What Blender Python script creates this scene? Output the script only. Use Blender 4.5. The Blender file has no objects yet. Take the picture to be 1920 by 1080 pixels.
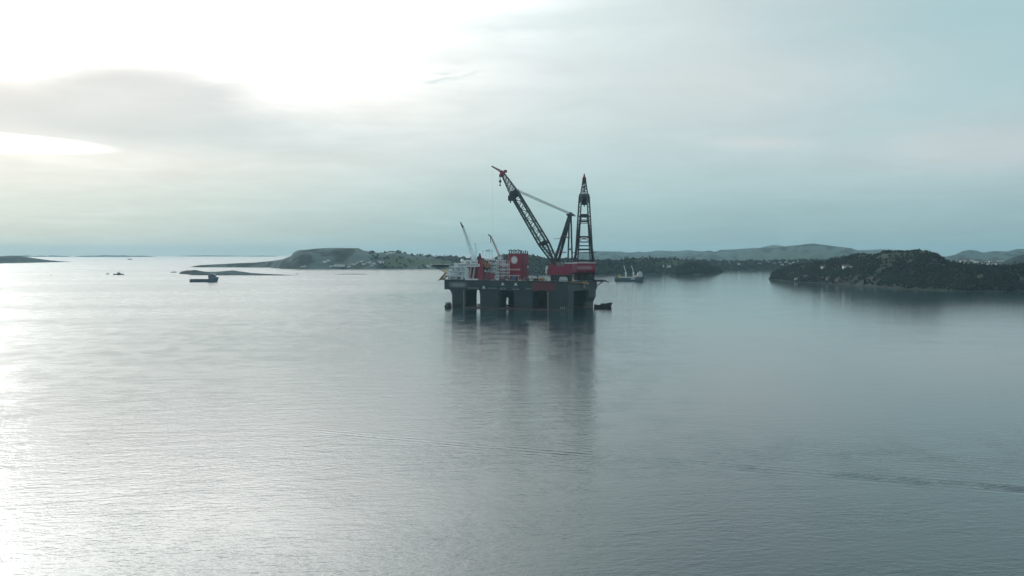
import bpy, bmesh, math, random
import numpy as np
from mathutils import Vector, Matrix

random.seed(7)
RNG = np.random.default_rng(7)
R = math.radians
PI = math.pi
SC = bpy.context.scene
COL = SC.collection

# ------------------------------------------------------------------ camera
F, CX, Y0, CAMH = 1850.0, 960.0, 474.0, 84.0      # focal length in photo pixels, centre, eye level, height in metres
cam_data = bpy.data.cameras.new('camera')
cam_data.sensor_width = 36.0
cam_data.lens = 36.0 * F / 1920.0
cam_data.clip_start = 1.0
cam_data.clip_end = 200000.0
cam = bpy.data.objects.new('camera', cam_data)
COL.objects.link(cam)
cam.location = (0, 0, CAMH)
cam.rotation_euler = (PI / 2 - math.atan((540 - Y0) / F), 0, 0)
SC.camera = cam

# ------------------------------------------------------------------ render settings
SC.view_settings.view_transform = 'Standard'
SC.view_settings.look = 'None'
SC.view_settings.exposure = 0.0
SC.view_settings.gamma = 1.0
SC.view_settings.use_curve_mapping = False
SC.render.engine = 'CYCLES'
SC.cycles.use_denoising = True
SC.cycles.max_bounces = 6
SC.cycles.volume_bounces = 0
SC.cycles.filter_width = 1.5
SC.cycles.sample_clamp_indirect = 8.0

# ------------------------------------------------------------------ node expression helper
class E:
    """a socket in a node tree that can be calculated with"""
    def __init__(s, nt, sock): s.nt, s.k = nt, sock
    def _m(s, op, *a, clamp=False):
        n = s.nt.nodes.new('ShaderNodeMath'); n.operation = op; n.use_clamp = clamp
        for i, v in enumerate(a):
            if isinstance(v, E): s.nt.links.new(v.k, n.inputs[i])
            else: n.inputs[i].default_value = v
        return E(s.nt, n.outputs[0])
    def __add__(s, o): return s._m('ADD', s, o)
    __radd__ = __add__
    def __sub__(s, o): return s._m('SUBTRACT', s, o)
    def __rsub__(s, o): return s._m('SUBTRACT', o, s)
    def __mul__(s, o): return s._m('MULTIPLY', s, o)
    __rmul__ = __mul__
    def __truediv__(s, o): return s._m('DIVIDE', s, o)
    def __rtruediv__(s, o): return s._m('DIVIDE', o, s)
    def pow(s, o): return s._m('POWER', s, o)
    def exp(s): return s._m('EXPONENT', s)
    def sin(s): return s._m('SINE', s)
    def sqrt(s): return s._m('SQRT', s)
    def abs(s): return s._m('ABSOLUTE', s)
    def max(s, o): return s._m('MAXIMUM', s, o)
    def min(s, o): return s._m('MINIMUM', s, o)
    def clamp(s): return s._m('ADD', s, 0.0, clamp=True)
    def acos(s): return s._m('ARCCOSINE', s)
    def asin(s): return s._m('ARCSINE', s)
    def atan2(s, o): return s._m('ARCTAN2', s, o)
    def step(s, a, b):
        """smooth step from a to b"""
        n = s.nt.nodes.new('ShaderNodeMapRange'); n.interpolation_type = 'SMOOTHSTEP'
        s.nt.links.new(s.k, n.inputs['Value'])
        n.inputs['From Min'].default_value = a; n.inputs['From Max'].default_value = b
        return E(s.nt, n.outputs['Result'])
    def ramp(s, stops, interp='LINEAR'):
        n = s.nt.nodes.new('ShaderNodeValToRGB'); s.nt.links.new(s.k, n.inputs[0])
        cr = n.color_ramp; cr.interpolation = interp
        while len(cr.elements) < len(stops): cr.elements.new(0.5)
        for el, (p, c) in zip(cr.elements, stops):
            el.position = p; el.color = (*c, 1)
        return n.outputs['Color']

def vec(nt, x, y, z):
    n = nt.nodes.new('ShaderNodeCombineXYZ')
    for i, v in enumerate((x, y, z)):
        if isinstance(v, E): nt.links.new(v.k, n.inputs[i])
        else: n.inputs[i].default_value = v
    return n.outputs[0]

def split(nt, sock):
    n = nt.nodes.new('ShaderNodeSeparateXYZ'); nt.links.new(sock, n.inputs[0])
    return [E(nt, o) for o in n.outputs]

def noise(nt, vsock, scale, detail=2.0, rough=0.5, dist=0.0, dims='3D'):
    n = nt.nodes.new('ShaderNodeTexNoise'); n.noise_dimensions = dims
    n.inputs['Scale'].default_value = scale; n.inputs['Detail'].default_value = detail
    n.inputs['Roughness'].default_value = rough; n.inputs['Distortion'].default_value = dist
    if vsock is not None: nt.links.new(vsock, n.inputs['Vector'])
    return E(nt, n.outputs['Fac'])

def mixc(nt, fac, a, b, mode='MIX'):
    n = nt.nodes.new('ShaderNodeMix'); n.data_type = 'RGBA'; n.blend_type = mode
    for v, key in ((fac, 0), (a, 6), (b, 7)):
        if isinstance(v, E): nt.links.new(v.k, n.inputs[key])
        elif isinstance(v, (tuple, list)): n.inputs[key].default_value = (*v, 1)
        elif isinstance(v, (int, float)): n.inputs[key].default_value = v
        else: nt.links.new(v, n.inputs[key])
    return n.outputs[2]

# ------------------------------------------------------------------ sky (overcast, sun behind bright cloud on the left)
SUN_AZ, SUN_EL = -34.0, 19.0              # degrees: right of straight ahead, above eye level
world = bpy.data.worlds.new('World'); SC.world = world; world.use_nodes = True
nt = world.node_tree; nt.nodes.clear()
sky = nt.nodes.new('ShaderNodeTexSky'); sky.sky_type = 'NISHITA'; sky.sun_disc = False
sky.sun_elevation = R(SUN_EL); sky.sun_rotation = R(SUN_AZ); sky.dust_density = 1.0; sky.altitude = 80
tc = nt.nodes.new('ShaderNodeTexCoord')
nrm = nt.nodes.new('ShaderNodeVectorMath'); nrm.operation = 'NORMALIZE'
nt.links.new(tc.outputs['Generated'], nrm.inputs[0])
dx, dy, dz = split(nt, nrm.outputs[0])
az = dx.atan2(dy) * (180 / PI)            # degrees
el = dz.asin() * (180 / PI)
sd = (math.sin(R(SUN_AZ)) * math.cos(R(SUN_EL)), math.cos(R(SUN_AZ)) * math.cos(R(SUN_EL)), math.sin(R(SUN_EL)))
cosg = (dx * sd[0] + dy * sd[1] + dz * sd[2])._m('MINIMUM', dx * sd[0] + dy * sd[1] + dz * sd[2], 0.99999)
ang = cosg.acos() * (180 / PI)
# cloud sheet coordinates: the direction dropped on a high plane, so cloud flattens toward the horizon
den = dz.max(0.0) + 0.10
cp = vec(nt, dx / den, dy / den, 0.0)
w1 = noise(nt, cp, 0.9, 4.0, 0.55, 0.6) - 0.5
w2 = noise(nt, cp, 2.6, 5.0, 0.55, 0.8) - 0.5
w3 = noise(nt, vec(nt, az * 0.05, el * 0.22, 3.7), 1.0, 4.0, 0.55, 0.5) - 0.5
w4 = noise(nt, vec(nt, az * 0.12, el * 0.55, 9.1), 1.0, 5.0, 0.6, 0.7) - 0.5
base = (el / 90.0).clamp().ramp([
    (0.00, (0.270, 0.455, 0.490)), (0.020, (0.330, 0.530, 0.552)), (0.045, (0.475, 0.650, 0.665)),
    (0.085, (0.650, 0.745, 0.745)), (0.150, (0.690, 0.775, 0.770)), (0.30, (0.430, 0.570, 0.590)), (1.0, (0.30, 0.43, 0.47))], 'B_SPLINE')
# thick cloud is a little darker away from the sun
far = ang.step(24.0, 75.0)
base = mixc(nt, far, base, mixc(nt, 1.0, base, (0.86, 0.85, 0.88), 'MULTIPLY'))
tex = (1.0 + w1 * 0.22 + w2 * 0.10 + w4 * 0.10)
base = mixc(nt, 1.0, base, vec(nt, tex, tex, tex), 'MULTIPLY')
# veil of cloud bank that dims the glow: a long dark bank at the left, thick air near the horizon
def blob(a0, e0, wa, we, slope=0.0, k=0.5, soft=0.55):
    aa = (az - a0) / wa + w4 * k
    ee = (el - e0 - (az - a0) * slope) / we + w3 * k * 1.6
    r = (aa * aa + ee * ee).sqrt()
    return 1.0 - r.step(1.0 - soft, 1.0 + soft)
bank = blob(-21.0, 7.2, 11.5, 1.45, -0.03, 0.55, 0.6).max(blob(-20.3, 8.2, 6.5, 1.75, 0.0, 0.5, 0.5))
bank2 = blob(-33.0, 7.4, 10.0, 1.6, 0.0, 0.4, 0.4)
low = 1.0 - el.step(4.3, 8.5)
vr = nt.nodes.new('ShaderNodeValToRGB'); vr.color_ramp.interpolation = 'B_SPLINE'
nt.links.new((el / 30.0).clamp().k, vr.inputs[0])
cr = vr.color_ramp
for p, v in ((0.0, 0.03), (0.08, 0.035), (0.16, 0.045), (0.23, 0.09), (0.36, 0.34), (0.46, 0.70), (0.60, 1.0)):
    e_ = cr.elements.new(p) if p > 0 else cr.elements[0]; e_.color = (v, v, v, 1)
cr.elements[-1].color = (1, 1, 1, 1)
thick = E(nt, vr.outputs['Color'])
veil = (1.0 - bank * 0.92) * (1.0 - bank2 * 0.85) * thick
glow_w = ((ang / 26.5).pow(3.0) * -1.0).exp() * 4.2
glow_n = ((ang / 5.5) * (ang / 5.5) * -1.0).exp() * 4.0
glow_b = ((ang / 42.0) * (ang / 42.0) * -1.0).exp() * 0.03
glow = (glow_w + glow_n) * veil * (1.0 + w2 * 0.9 + w1 * 0.5 + w4 * 0.4) + glow_b
# the rim of the bank lets light through: a bright gap low on the left
gap = blob(-33.0, 5.75, 9.9, 0.56, -0.020, 0.12, 0.22)
glow = glow + gap * 1.0 + (1.0 - ang.step(4.0, 36.0)) * low * 0.06 * (1.0 + w4)
base = mixc(nt, bank * 0.9, base, mixc(nt, 1.0, base, (0.80, 0.93, 1.0), 'MULTIPLY'))
base = mixc(nt, (1.0 - ang.step(14.0, 42.0)) * 0.9, base, mixc(nt, 1.0, base, (1.34, 1.01, 0.92), 'MULTIPLY'))
col = mixc(nt, 1.0, base, vec(nt, glow * 0.965, glow * 1.0, glow * 0.975), 'ADD')
blue = blob(27.0, 11.3, 10.0, 4.2, 0.0, 0.8, 0.8)
col = mixc(nt, blue * 0.75, col, (0.36, 0.585, 0.62))
# faint wisps
nf = noise(nt, vec(nt, az * 0.55, el * 2.6 - az * 0.25, 5.5), 1.0, 4.0, 0.62, 0.9)
wisp = (blob(-10.9, 11.55, 1.7, 0.42, -0.10, 0.6, 0.9) + blob(-4.4, 9.95, 2.0, 0.50, 0.10, 0.7, 0.9) + blob(3.0, 12.6, 5.0, 0.9, 0.03, 0.6, 0.9) * 0.5).clamp() * nf.step(0.42, 0.66) * 0.85
streak = blob(1.5, 13.0, 8.5, 0.70, 0.05, 0.8, 0.7) * 0.60 + blob(-1.0, 11.2, 7.5, 0.45, 0.03, 1.0, 0.8) * 0.35 + blob(6.0, 12.0, 7.0, 0.35, 0.02, 1.2, 0.8) * 0.3
col = mixc(nt, (streak * (0.7 + w2)).clamp(), col, (0.68, 0.79, 0.79))
col = mixc(nt, wisp.clamp(), col, (0.74, 0.83, 0.83))
pink = blob(14.2, 6.15, 2.6, 0.35, -0.03, 0.6, 0.8) * 0.075 + blob(26.0, 5.4, 5.0, 1.0, 0.02, 0.6, 0.8) * 0.085 + blob(17.0, 9.8, 8.0, 1.2, 0.05, 0.8, 0.9) * 0.05
col = mixc(nt, 1.0, col, vec(nt, pink, pink * 0.35, pink * 0.30), 'ADD')
# cloud covers most of the clear sky; both in the physical units of the sky texture (background strength 0.1)
col10 = mixc(nt, 1.0, col, (10.0, 10.0, 10.0), 'MULTIPLY')
final = mixc(nt, 0.955, sky.outputs[0], col10)
bg = nt.nodes.new('ShaderNodeBackground'); bg.inputs['Strength'].default_value = 0.1
nt.links.new(final, bg.inputs['Color'])
wo = nt.nodes.new('ShaderNodeOutputWorld'); nt.links.new(bg.outputs[0], wo.inputs['Surface'])
world.cycles.sampling_method = 'MANUAL'; world.cycles.sample_map_resolution = 1024

# ------------------------------------------------------------------ sun, softened by the cloud
sun_data = bpy.data.lights.new('sun', 'SUN'); sun_data.energy = 0.5; sun_data.angle = R(12.0); sun_data.color = (1.0, 0.97, 0.90)
sun = bpy.data.objects.new('sun', sun_data); COL.objects.link(sun)
sun.location = (-300, 500, 500)
sun.rotation_euler = (Vector(sd)).to_track_quat('Z', 'Y').to_euler()

# ------------------------------------------------------------------ tags and object helpers
def tag(o, label=None, cat=None, group=None, kind=None):
    if label: o['label'] = label
    if cat: o['category'] = cat
    if group: o['group'] = group
    if kind: o['kind'] = kind
    return o

def empty(name, loc=(0, 0, 0), rz=0.0, parent=None):
    o = bpy.data.objects.new(name, None); COL.objects.link(o)
    o.location = loc; o.rotation_euler = (0, 0, rz); o.empty_display_size = 1.0
    if parent: o.parent = parent
    return o

def copy_tree(o, parent=None):
    c = o.copy(); COL.objects.link(c)
    if parent: c.parent = parent
    for ch in list(o.children): copy_tree(ch, c)
    return c

class MB:
    """collects boxes, bars and prisms; build() links them as ONE mesh object"""
    def __init__(s): s.v, s.f = [], []
    def add(s, vs, fs):
        b = len(s.v); s.v += [tuple(p) for p in vs]; s.f += [tuple(i + b for i in f) for f in fs]; return s
    def box(s, x0, x1, y0, y1, z0, z1):
        x0, x1 = min(x0, x1), max(x0, x1); y0, y1 = min(y0, y1), max(y0, y1); z0, z1 = min(z0, z1), max(z0, z1)
        return s.add([(x0, y0, z0), (x1, y0, z0), (x1, y1, z0), (x0, y1, z0), (x0, y0, z1), (x1, y0, z1), (x1, y1, z1), (x0, y1, z1)],
                     [(0, 3, 2, 1), (4, 5, 6, 7), (0, 1, 5, 4), (1, 2, 6, 5), (2, 3, 7, 6), (3, 0, 4, 7)])
    def bar(s, a, b, w, h=None, sides=4):
        a, b = Vector(a), Vector(b); d = b - a
        if d.length < 1e-6: return s
        d.normalize(); up = Vector((0, 0, 1)) if abs(d.z) < 0.95 else Vector((1, 0, 0))
        sx = d.cross(up).normalized(); sy = sx.cross(d).normalized(); h = h or w
        ring = []
        for p in (a, b):
            for i in range(sides):
                t = 2 * PI * (i + 0.5) / sides; k = 0.7071 if sides == 4 else 0.5
                ring.append(p + sx * math.cos(t) * w * k + sy * math.sin(t) * h * k)
        n = sides
        fs = [tuple(range(n - 1, -1, -1)), tuple(range(n, 2 * n))] + [(i, (i + 1) % n, n + (i + 1) % n, n + i) for i in range(n)]
        return s.add(ring, fs)
    def path(s, pts, w, sides=6):
        for a, b in zip(pts, pts[1:]): s.bar(a, b, w, sides=sides)
        return s
    def loft(s, rings):
        """rings: lists of the same number of points, bottom to top, counter-clockwise seen from above"""
        n = len(rings[0]); vs = [p for r in rings for p in r]; fs = [tuple(range(n - 1, -1, -1))]
        for k in range(len(rings) - 1):
            for i in range(n):
                j = (i + 1) % n
                fs.append((k * n + i, k * n + j, (k + 1) * n + j, (k + 1) * n + i))
        fs.append(tuple((len(rings) - 1) * n + i for i in range(n)))
        return s.add(vs, fs)
    def cyl(s, cx, cy, z0, z1, r0, r1=None, sides=16):
        r1 = r0 if r1 is None else r1
        return s.loft([[(cx + r * math.cos(2 * PI * i / sides), cy + r * math.sin(2 * PI * i / sides), z) for i in range(sides)] for r, z in ((r0, z0), (r1, z1))])
    def ball(s, c, r, seg=10, rings=6, zs=1.0):
        rr = []
        for k in range(rings + 1):
            t = -PI / 2 + PI * (k + 0.02) / (rings + 0.04)
            rr.append([(c[0] + r * math.cos(t) * math.cos(2 * PI * i / seg), c[1] + r * math.cos(t) * math.sin(2 * PI * i / seg), c[2] + r * zs * math.sin(t)) for i in range(seg)])
        return s.loft(rr)
    def build(s, name, mat, parent=None, smooth=False):
        me = bpy.data.meshes.new(name); me.from_pydata(s.v, [], s.f); me.materials.append(mat)
        bm = bmesh.new(); bm.from_mesh(me); bmesh.ops.recalc_face_normals(bm, faces=bm.faces); bm.to_mesh(me); bm.free()
        if smooth: me.shade_smooth()
        o = bpy.data.objects.new(name, me); COL.objects.link(o)
        if parent: o.parent = parent
        if name in ('plate_seam', 'window_row', 'railing', 'stiffener', 'walkway', 'deck_clutter', 'louvre', 'bracket', 'window_band', 'weld_seam'): o['kind'] = 'stuff'
        return o

def mesh_np(name, V, Fq, mats, parent=None, colors=None, smooth=True):
    """a mesh from numpy arrays; Fq is (n, 3) or (n, 4)"""
    me = bpy.data.meshes.new(name); n = Fq.shape[1]
    me.vertices.add(len(V)); me.vertices.foreach_set('co', np.ascontiguousarray(V, np.float32).ravel())
    me.loops.add(Fq.size); me.loops.foreach_set('vertex_index', np.ascontiguousarray(Fq, np.int32).ravel())
    me.polygons.add(len(Fq)); me.polygons.foreach_set('loop_start', np.arange(0, Fq.size, n, dtype=np.int32))
    me.update(calc_edges=True); me.validate()
    if smooth: me.shade_smooth()
    for m in (mats if isinstance(mats, (list, tuple)) else [mats]): me.materials.append(m)
    if colors is not None:
        at = me.color_attributes.new('cover', 'FLOAT_COLOR', 'POINT')
        c4 = np.ones((len(V), 4), np.float32); c4[:, :3] = colors
        at.data.foreach_set('color', c4.ravel())
    o = bpy.data.objects.new(name, me); COL.objects.link(o)
    if parent: o.parent = parent
    return o

# ------------------------------------------------------------------ materials
def paint(name, color, rough=0.55, var=0.16, scale=0.12, streak=True, metal=0.0, second=None):
    m = bpy.data.materials.new(name); m.use_nodes = True; t = m.node_tree
    b = t.nodes['Principled BSDF']; b.inputs['Roughness'].default_value = rough; b.inputs['Metallic'].default_value = metal
    g = t.nodes.new('ShaderNodeTexCoord').outputs['Object']
    x, y, z = split(t, g)
    n1 = noise(t, g, scale, 5.0, 0.6)
    n2 = noise(t, vec(t, x, y, z * (0.12 if streak else 1.0)), scale * 5, 3.0, 0.6)
    k = 1.0 + (n1 - 0.5) * var * 2.2 + (n2 - 0.5) * var * 1.6
    c = mixc(t, 1.0, color, vec(t, k, k, k), 'MULTIPLY')
    if second: c = mixc(t, n2.step(0.58, 0.75) * 0.55, c, second)
    t.links.new(c, b.inputs['Base Color'])
    return m

M = {}
M['hull'] = paint('hull_paint', (0.022, 0.043, 0.050), 0.5, 0.42, 0.05, second=(0.070, 0.052, 0.045))
M['hull_dark'] = paint('dark_steel', (0.026, 0.037, 0.042), 0.5, 0.2, 0.1)
M['boot'] = paint('boot_topping', (0.10, 0.062, 0.075), 0.6, 0.25, 0.1)
M['red'] = paint('red_paint', (0.29, 0.022, 0.058), 0.5, 0.14, 0.08, second=(0.17, 0.02, 0.035))
M['maroon'] = paint('maroon_paint', (0.15, 0.032, 0.045), 0.6, 0.12, 0.08)
M['lattice'] = paint('lattice_steel', (0.026, 0.040, 0.048), 0.5, 0.2, 0.1)
M['wire'] = paint('wire_rope', (0.26, 0.32, 0.33), 0.5, 0.1)
M['white'] = paint('white_paint', (0.74, 0.77, 0.78), 0.45, 0.10, 0.15, second=(0.5, 0.5, 0.48))
M['pale'] = paint('pale_blue_paint', (0.62, 0.70, 0.74), 0.5, 0.14, 0.12, second=(0.40, 0.46, 0.5))
M['grey'] = paint('grey_paint', (0.30, 0.33, 0.34), 0.6, 0.16, 0.15)
M['deckgreen'] = paint('deck_paint', (0.10, 0.115, 0.105), 0.7, 0.25, 0.1, streak=False)
M['glass'] = paint('window_glass', (0.03, 0.045, 0.055), 0.12, 0.1)
M['ochre'] = paint('ochre_paint', (0.46, 0.25, 0.075), 0.6, 0.2, 0.3)
M['brown'] = paint('rusty_brown_steel', (0.26, 0.15, 0.085), 0.7, 0.25, 0.3)
M['rust'] = paint('rust_orange_paint', (0.30, 0.15, 0.075), 0.65, 0.25, 0.3)
M['yellow'] = paint('yellow_paint', (0.60, 0.46, 0.08), 0.55, 0.14, 0.3)
M['blue'] = paint('blue_paint', (0.07, 0.13, 0.30), 0.5, 0.14, 0.3)
M['pink'] = paint('faded_pink_paint', (0.58, 0.36, 0.36), 0.6, 0.14, 0.3)
M['cream'] = paint('cream_paint', (0.62, 0.45, 0.36), 0.6, 0.12, 0.3)
M['navy'] = paint('navy_hull_paint', (0.055, 0.095, 0.15), 0.45, 0.18, 0.1)
M['slate'] = paint('slate_hull_paint', (0.085, 0.13, 0.19), 0.45, 0.15, 0.1)
M['rubber'] = paint('black_rubber', (0.02, 0.022, 0.024), 0.8, 0.2, 0.3)
M['timber'] = paint('fender_timber', (0.23, 0.20, 0.17), 0.8, 0.2, 0.4)
M['bark'] = paint('bark', (0.09, 0.07, 0.055), 0.9, 0.2, 0.6)
M['roof'] = paint('slate_roof', (0.09, 0.085, 0.085), 0.7, 0.2, 0.4)
M['roofred'] = paint('tile_roof', (0.12, 0.085, 0.08), 0.7, 0.2, 0.4)
M['housewhite'] = paint('white_boards', (0.80, 0.80, 0.78), 0.6, 0.06, 0.4)
M['houseochre'] = paint('ochre_boards', (0.20, 0.15, 0.10), 0.7, 0.1, 0.4)
M['hatch'] = paint('hatch_cover_paint', (0.55, 0.58, 0.56), 0.6, 0.12, 0.2)

def column_mat():
    m = paint('column_paint', (0.020, 0.040, 0.046), 0.5, 0.45, 0.06, second=(0.070, 0.060, 0.055)); t = m.node_tree; b = t.nodes['Principled BSDF']
    src = b.inputs['Base Color'].links[0].from_socket
    g = t.nodes.new('ShaderNodeTexCoord').outputs['Object']; x, y, z = split(t, g)
    n = noise(t, g, 0.35, 4.0, 0.6)
    weed = 1.0 - (z + (n - 0.5) * 1.6).step(1.5, 3.1)
    t.links.new(mixc(t, weed * 0.85, src, (0.075, 0.055, 0.050)), b.inputs['Base Color'])
    return m
M['column'] = column_mat()

def emblem_mat(name, back, mark, half_w, half_h, soft, round_=False):
    """faded, out-of-focus pale print on a painted plate; local x and z of the plate carry the print"""
    m = bpy.data.materials.new(name); m.use_nodes = True; t = m.node_tree
    b = t.nodes['Principled BSDF']; b.inputs['Roughness'].default_value = 0.55
    x, y, z = split(t, t.nodes.new('ShaderNodeTexCoord').outputs['Object'])
    if round_:
        r = ((x / half_w) * (x / half_w) + (z / half_h) * (z / half_h)).sqrt()
        k = 1.0 - r.step(1.0 - soft, 1.0)
    else:
        k = (1.0 - (x / half_w).abs().step(1.0 - soft, 1.0)) * (1.0 - (z / half_h).abs().step(1.0 - soft * 1.6, 1.0))
    t.links.new(mixc(t, k, back, mark), b.inputs['Base Color'])
    return m
M['disc'] = emblem_mat('pale_round_emblem', (0.29, 0.022, 0.058), (0.78, 0.76, 0.78), 7.1, 7.1, 0.5, True)
M['plate_red'] = emblem_mat('faded_name_on_red', (0.29, 0.022, 0.058), (0.40, 0.24, 0.27), 14.5, 4.0, 0.45)
M['plate_hull'] = emblem_mat('faded_name_on_hull', (0.022, 0.043, 0.050), (0.24, 0.29, 0.30), 19.0, 5.8, 0.6)

def land_mat(name, rough_scale, bump=0.0):
    m = bpy.data.materials.new(name); m.use_nodes = True; t = m.node_tree
    b = t.nodes['Principled BSDF']; b.inputs['Roughness'].default_value = 0.95
    b.inputs['Specular IOR Level'].default_value = 0.1
    a = t.nodes.new('ShaderNodeAttribute'); a.attribute_name = 'cover'
    g = t.nodes.new('ShaderNodeNewGeometry').outputs['Position']
    n1 = noise(t, g, rough_scale, 6.0, 0.65); n2 = noise(t, g, rough_scale * 6, 4.0, 0.6)
    k = 1.0 + (n1 - 0.5) * 0.9 + (n2 - 0.5) * 0.8
    t.links.new(mixc(t, 1.0, a.outputs['Color'], vec(t, k, k, k), 'MULTIPLY'), b.inputs['Base Color'])
    return m
M['land'] = land_mat('heath_and_rock', 0.02)
M['leaf'] = land_mat('foliage', 0.15)

# water: still fjord with small wavelets, slopes taken from a real height function
def water_mat():
    m = bpy.data.materials.new('sea_water'); m.use_nodes = True; t = m.node_tree
    b = t.nodes['Principled BSDF']
    b.inputs['Base Color'].default_value = (0.016, 0.052, 0.062, 1)
    b.inputs['IOR'].default_value = 1.54
    px, py, pz = split(t, t.nodes.new('ShaderNodeNewGeometry').outputs['Position'])
    # patches of breeze and slick
    patch = noise(t, vec(t, px * 0.0012, py * 0.0030, 0.0), 1.0, 4.0, 0.6, 0.6).step(0.34, 0.66)
    fine = noise(t, vec(t, px * 0.010, py * 0.016, 4.0), 1.0, 3.0, 0.6).step(0.3, 0.7)
    ca, sa = math.cos(R(-9)), math.sin(R(-9))
    # wake of a boat that passed, crossing the lower right: distance from its line
    lx, ly = 0.925, -0.380
    g = nt_group_height(t.nodes, lx, ly, ca, sa)
    def H(x, y):
        n = t.nodes.new('ShaderNodeGroup'); n.node_tree = g
        t.links.new(x.k, n.inputs[0]); t.links.new(y.k, n.inputs[1]); t.links.new(amp.k, n.inputs[2])
        return E(t, n.outputs[0])
    glint = noise(t, vec(t, px * 0.045, py * 0.030, 8.0), 1.0, 4.0, 0.65, 0.4).step(0.38, 0.62)
    calm = (px - py * 0.10 + 10.0).step(0.0, 120.0) * py.step(400.0, 520.0)
    patch = patch * (1.0 - calm * 0.85)
    amp = (0.32 + patch * 0.45 + fine * 0.25 + glint * (1.0 - calm * 0.8) * 0.35) * (1.0 - calm * 0.55)
    e = 0.20
    h0, hx, hy = H(px, py), H(px + e, py), H(px, py + e)
    sx, sy = (h0 - hx) / e, (h0 - hy) / e
    nv = t.nodes.new('ShaderNodeVectorMath'); nv.operation = 'NORMALIZE'
    t.links.new(vec(t, sx, sy, 1.0), nv.inputs[0])
    t.links.new(nv.outputs[0], b.inputs['Normal'])
    breeze = (px * -1.0).step(60.0, 420.0) * py.step(250.0, 900.0)
    t.links.new((0.045 + glint * (1.0 - calm * 0.85) * 0.070 + calm * 0.03 + patch * 0.045 + breeze * 0.135).k, b.inputs['Roughness'])
    return m

def nt_group_height(nodes, lx, ly, ca, sa):
    g = bpy.data.node_groups.new('wave_height', 'ShaderNodeTree')
    for nm in ('x', 'y', 'amp'): g.interface.new_socket(nm, in_out='INPUT', socket_type='NodeSocketFloat')
    g.interface.new_socket('h', in_out='OUTPUT', socket_type='NodeSocketFloat')
    gi = g.nodes.new('NodeGroupInput'); go = g.nodes.new('NodeGroupOutput')
    x, y, amp = (E(g, gi.outputs[i]) for i in range(3))
    rx, ry = x * ca - y * sa, x * sa + y * ca
    wob = (noise(g, vec(g, x * 0.02, y * 0.02, 7.0), 1.0, 2.0) - 0.5) * 8.0
    n_a = noise(g, vec(g, rx * 0.040, ry * 0.115 + wob * 0.03, 0.0), 1.0, 3.0, 0.55)
    n_b = noise(g, vec(g, rx * 0.21, ry * 0.40, 2.0), 1.0, 3.0, 0.6)
    n_c = noise(g, vec(g, x * 0.62, y * 0.95, 5.0), 1.0, 2.0, 0.6)
    h = (n_a * 0.24 + n_b * 0.24 + n_c * 0.065) * amp
    # wake: parallel ridges along a gentle line
    dl = (x + 79.0) * 0.380 + (y - 456.0) * 0.925 + wob * 0.25 - ((x + 79.0) * (x - 200.0)) * 0.00018
    al = (x + 79.0) * lx + (y - 456.0) * ly
    env = ((dl / 7.0) * (dl / 7.0) * -1.0).exp() * (0.36 * al.step(-60.0, 20.0) + 0.6 * al.step(60.0, 300.0))
    env2 = (((dl - 40.0) / 22.0) * ((dl - 40.0) / 22.0) * -1.0).exp() * al.step(60.0, 240.0) * 0.45
    br = 0.50 + noise(g, vec(g, x * 0.03, y * 0.03, 11.0), 1.0, 2.0).step(0.36, 0.58) * 0.50
    h = h + (dl * (2 * PI / 5.2)).sin() * (env + env2 * 0.5) * br * 0.14
    g.links.new(h.k, go.inputs[0])
    return g
M['water'] = water_mat()

# ------------------------------------------------------------------ picture-to-place arithmetic (photo pixel -> metres)
def dist_at(y): return F * CAMH / (y - Y0)             # distance of the sea surface seen at row y
def at(px, y):
    d = dist_at(y); return Vector(((px - CX) / F * d, d, 0.0))

# ------------------------------------------------------------------ water sheet
def water():
    rad = [0.0, 60, 150, 300, 600, 1200, 2400, 4800, 9600, 19000, 30000]; n = 72
    V = [(0, 0, 0)]; Q = []
    for r in rad[1:]: V += [(r * math.cos(2 * PI * i / n), r * math.sin(2 * PI * i / n), 0) for i in range(n)]
    for i in range(n): Q.append((0, 1 + i, 1 + (i + 1) % n))
    for k in range(len(rad) - 2):
        for i in range(n):
            a, b2 = 1 + k * n + i, 1 + k * n + (i + 1) % n
            Q.append((a, a + n, b2 + n, b2))
    me = bpy.data.meshes.new('water'); me.from_pydata(V, [], Q); me.materials.append(M['water'])
    o = bpy.data.objects.new('water', me); COL.objects.link(o)
    return tag(o, 'calm grey fjord water with small ripples under the overcast sky', kind='structure')
water()

# ------------------------------------------------------------------ terrain
def vnoise(x, y, seed=0):
    xi = np.floor(x).astype(np.int64); yi = np.floor(y).astype(np.int64); fx = x - xi; fy = y - yi
    def h(a, b):
        n = (a * 374761393 + b * 668265263 + seed * 974634777) & 0x7fffffff
        n = ((n ^ (n >> 13)) * 1274126177) & 0x7fffffff
        return ((n ^ (n >> 16)) & 0xffff) / 65535.0
    u = fx * fx * (3 - 2 * fx); v = fy * fy * (3 - 2 * fy)
    return (h(xi, yi) * (1 - u) + h(xi + 1, yi) * u) * (1 - v) + (h(xi, yi + 1) * (1 - u) + h(xi + 1, yi + 1) * u) * v
def fbm(x, y, oct=5, seed=0, gain=0.5):
    s = 0; a = 0.5; t = 0
    for i in range(oct): s = s + a * vnoise(x * 2 ** i, y * 2 ** i, seed + i * 17); t += a; a *= gain
    return s / t

FOREST, HEATH, ROCK, FIELD = np.array((0.011, 0.020, 0.018)), np.array((0.045, 0.064, 0.042)), np.array((0.080, 0.074, 0.070)), np.array((0.070, 0.110, 0.050))

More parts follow.
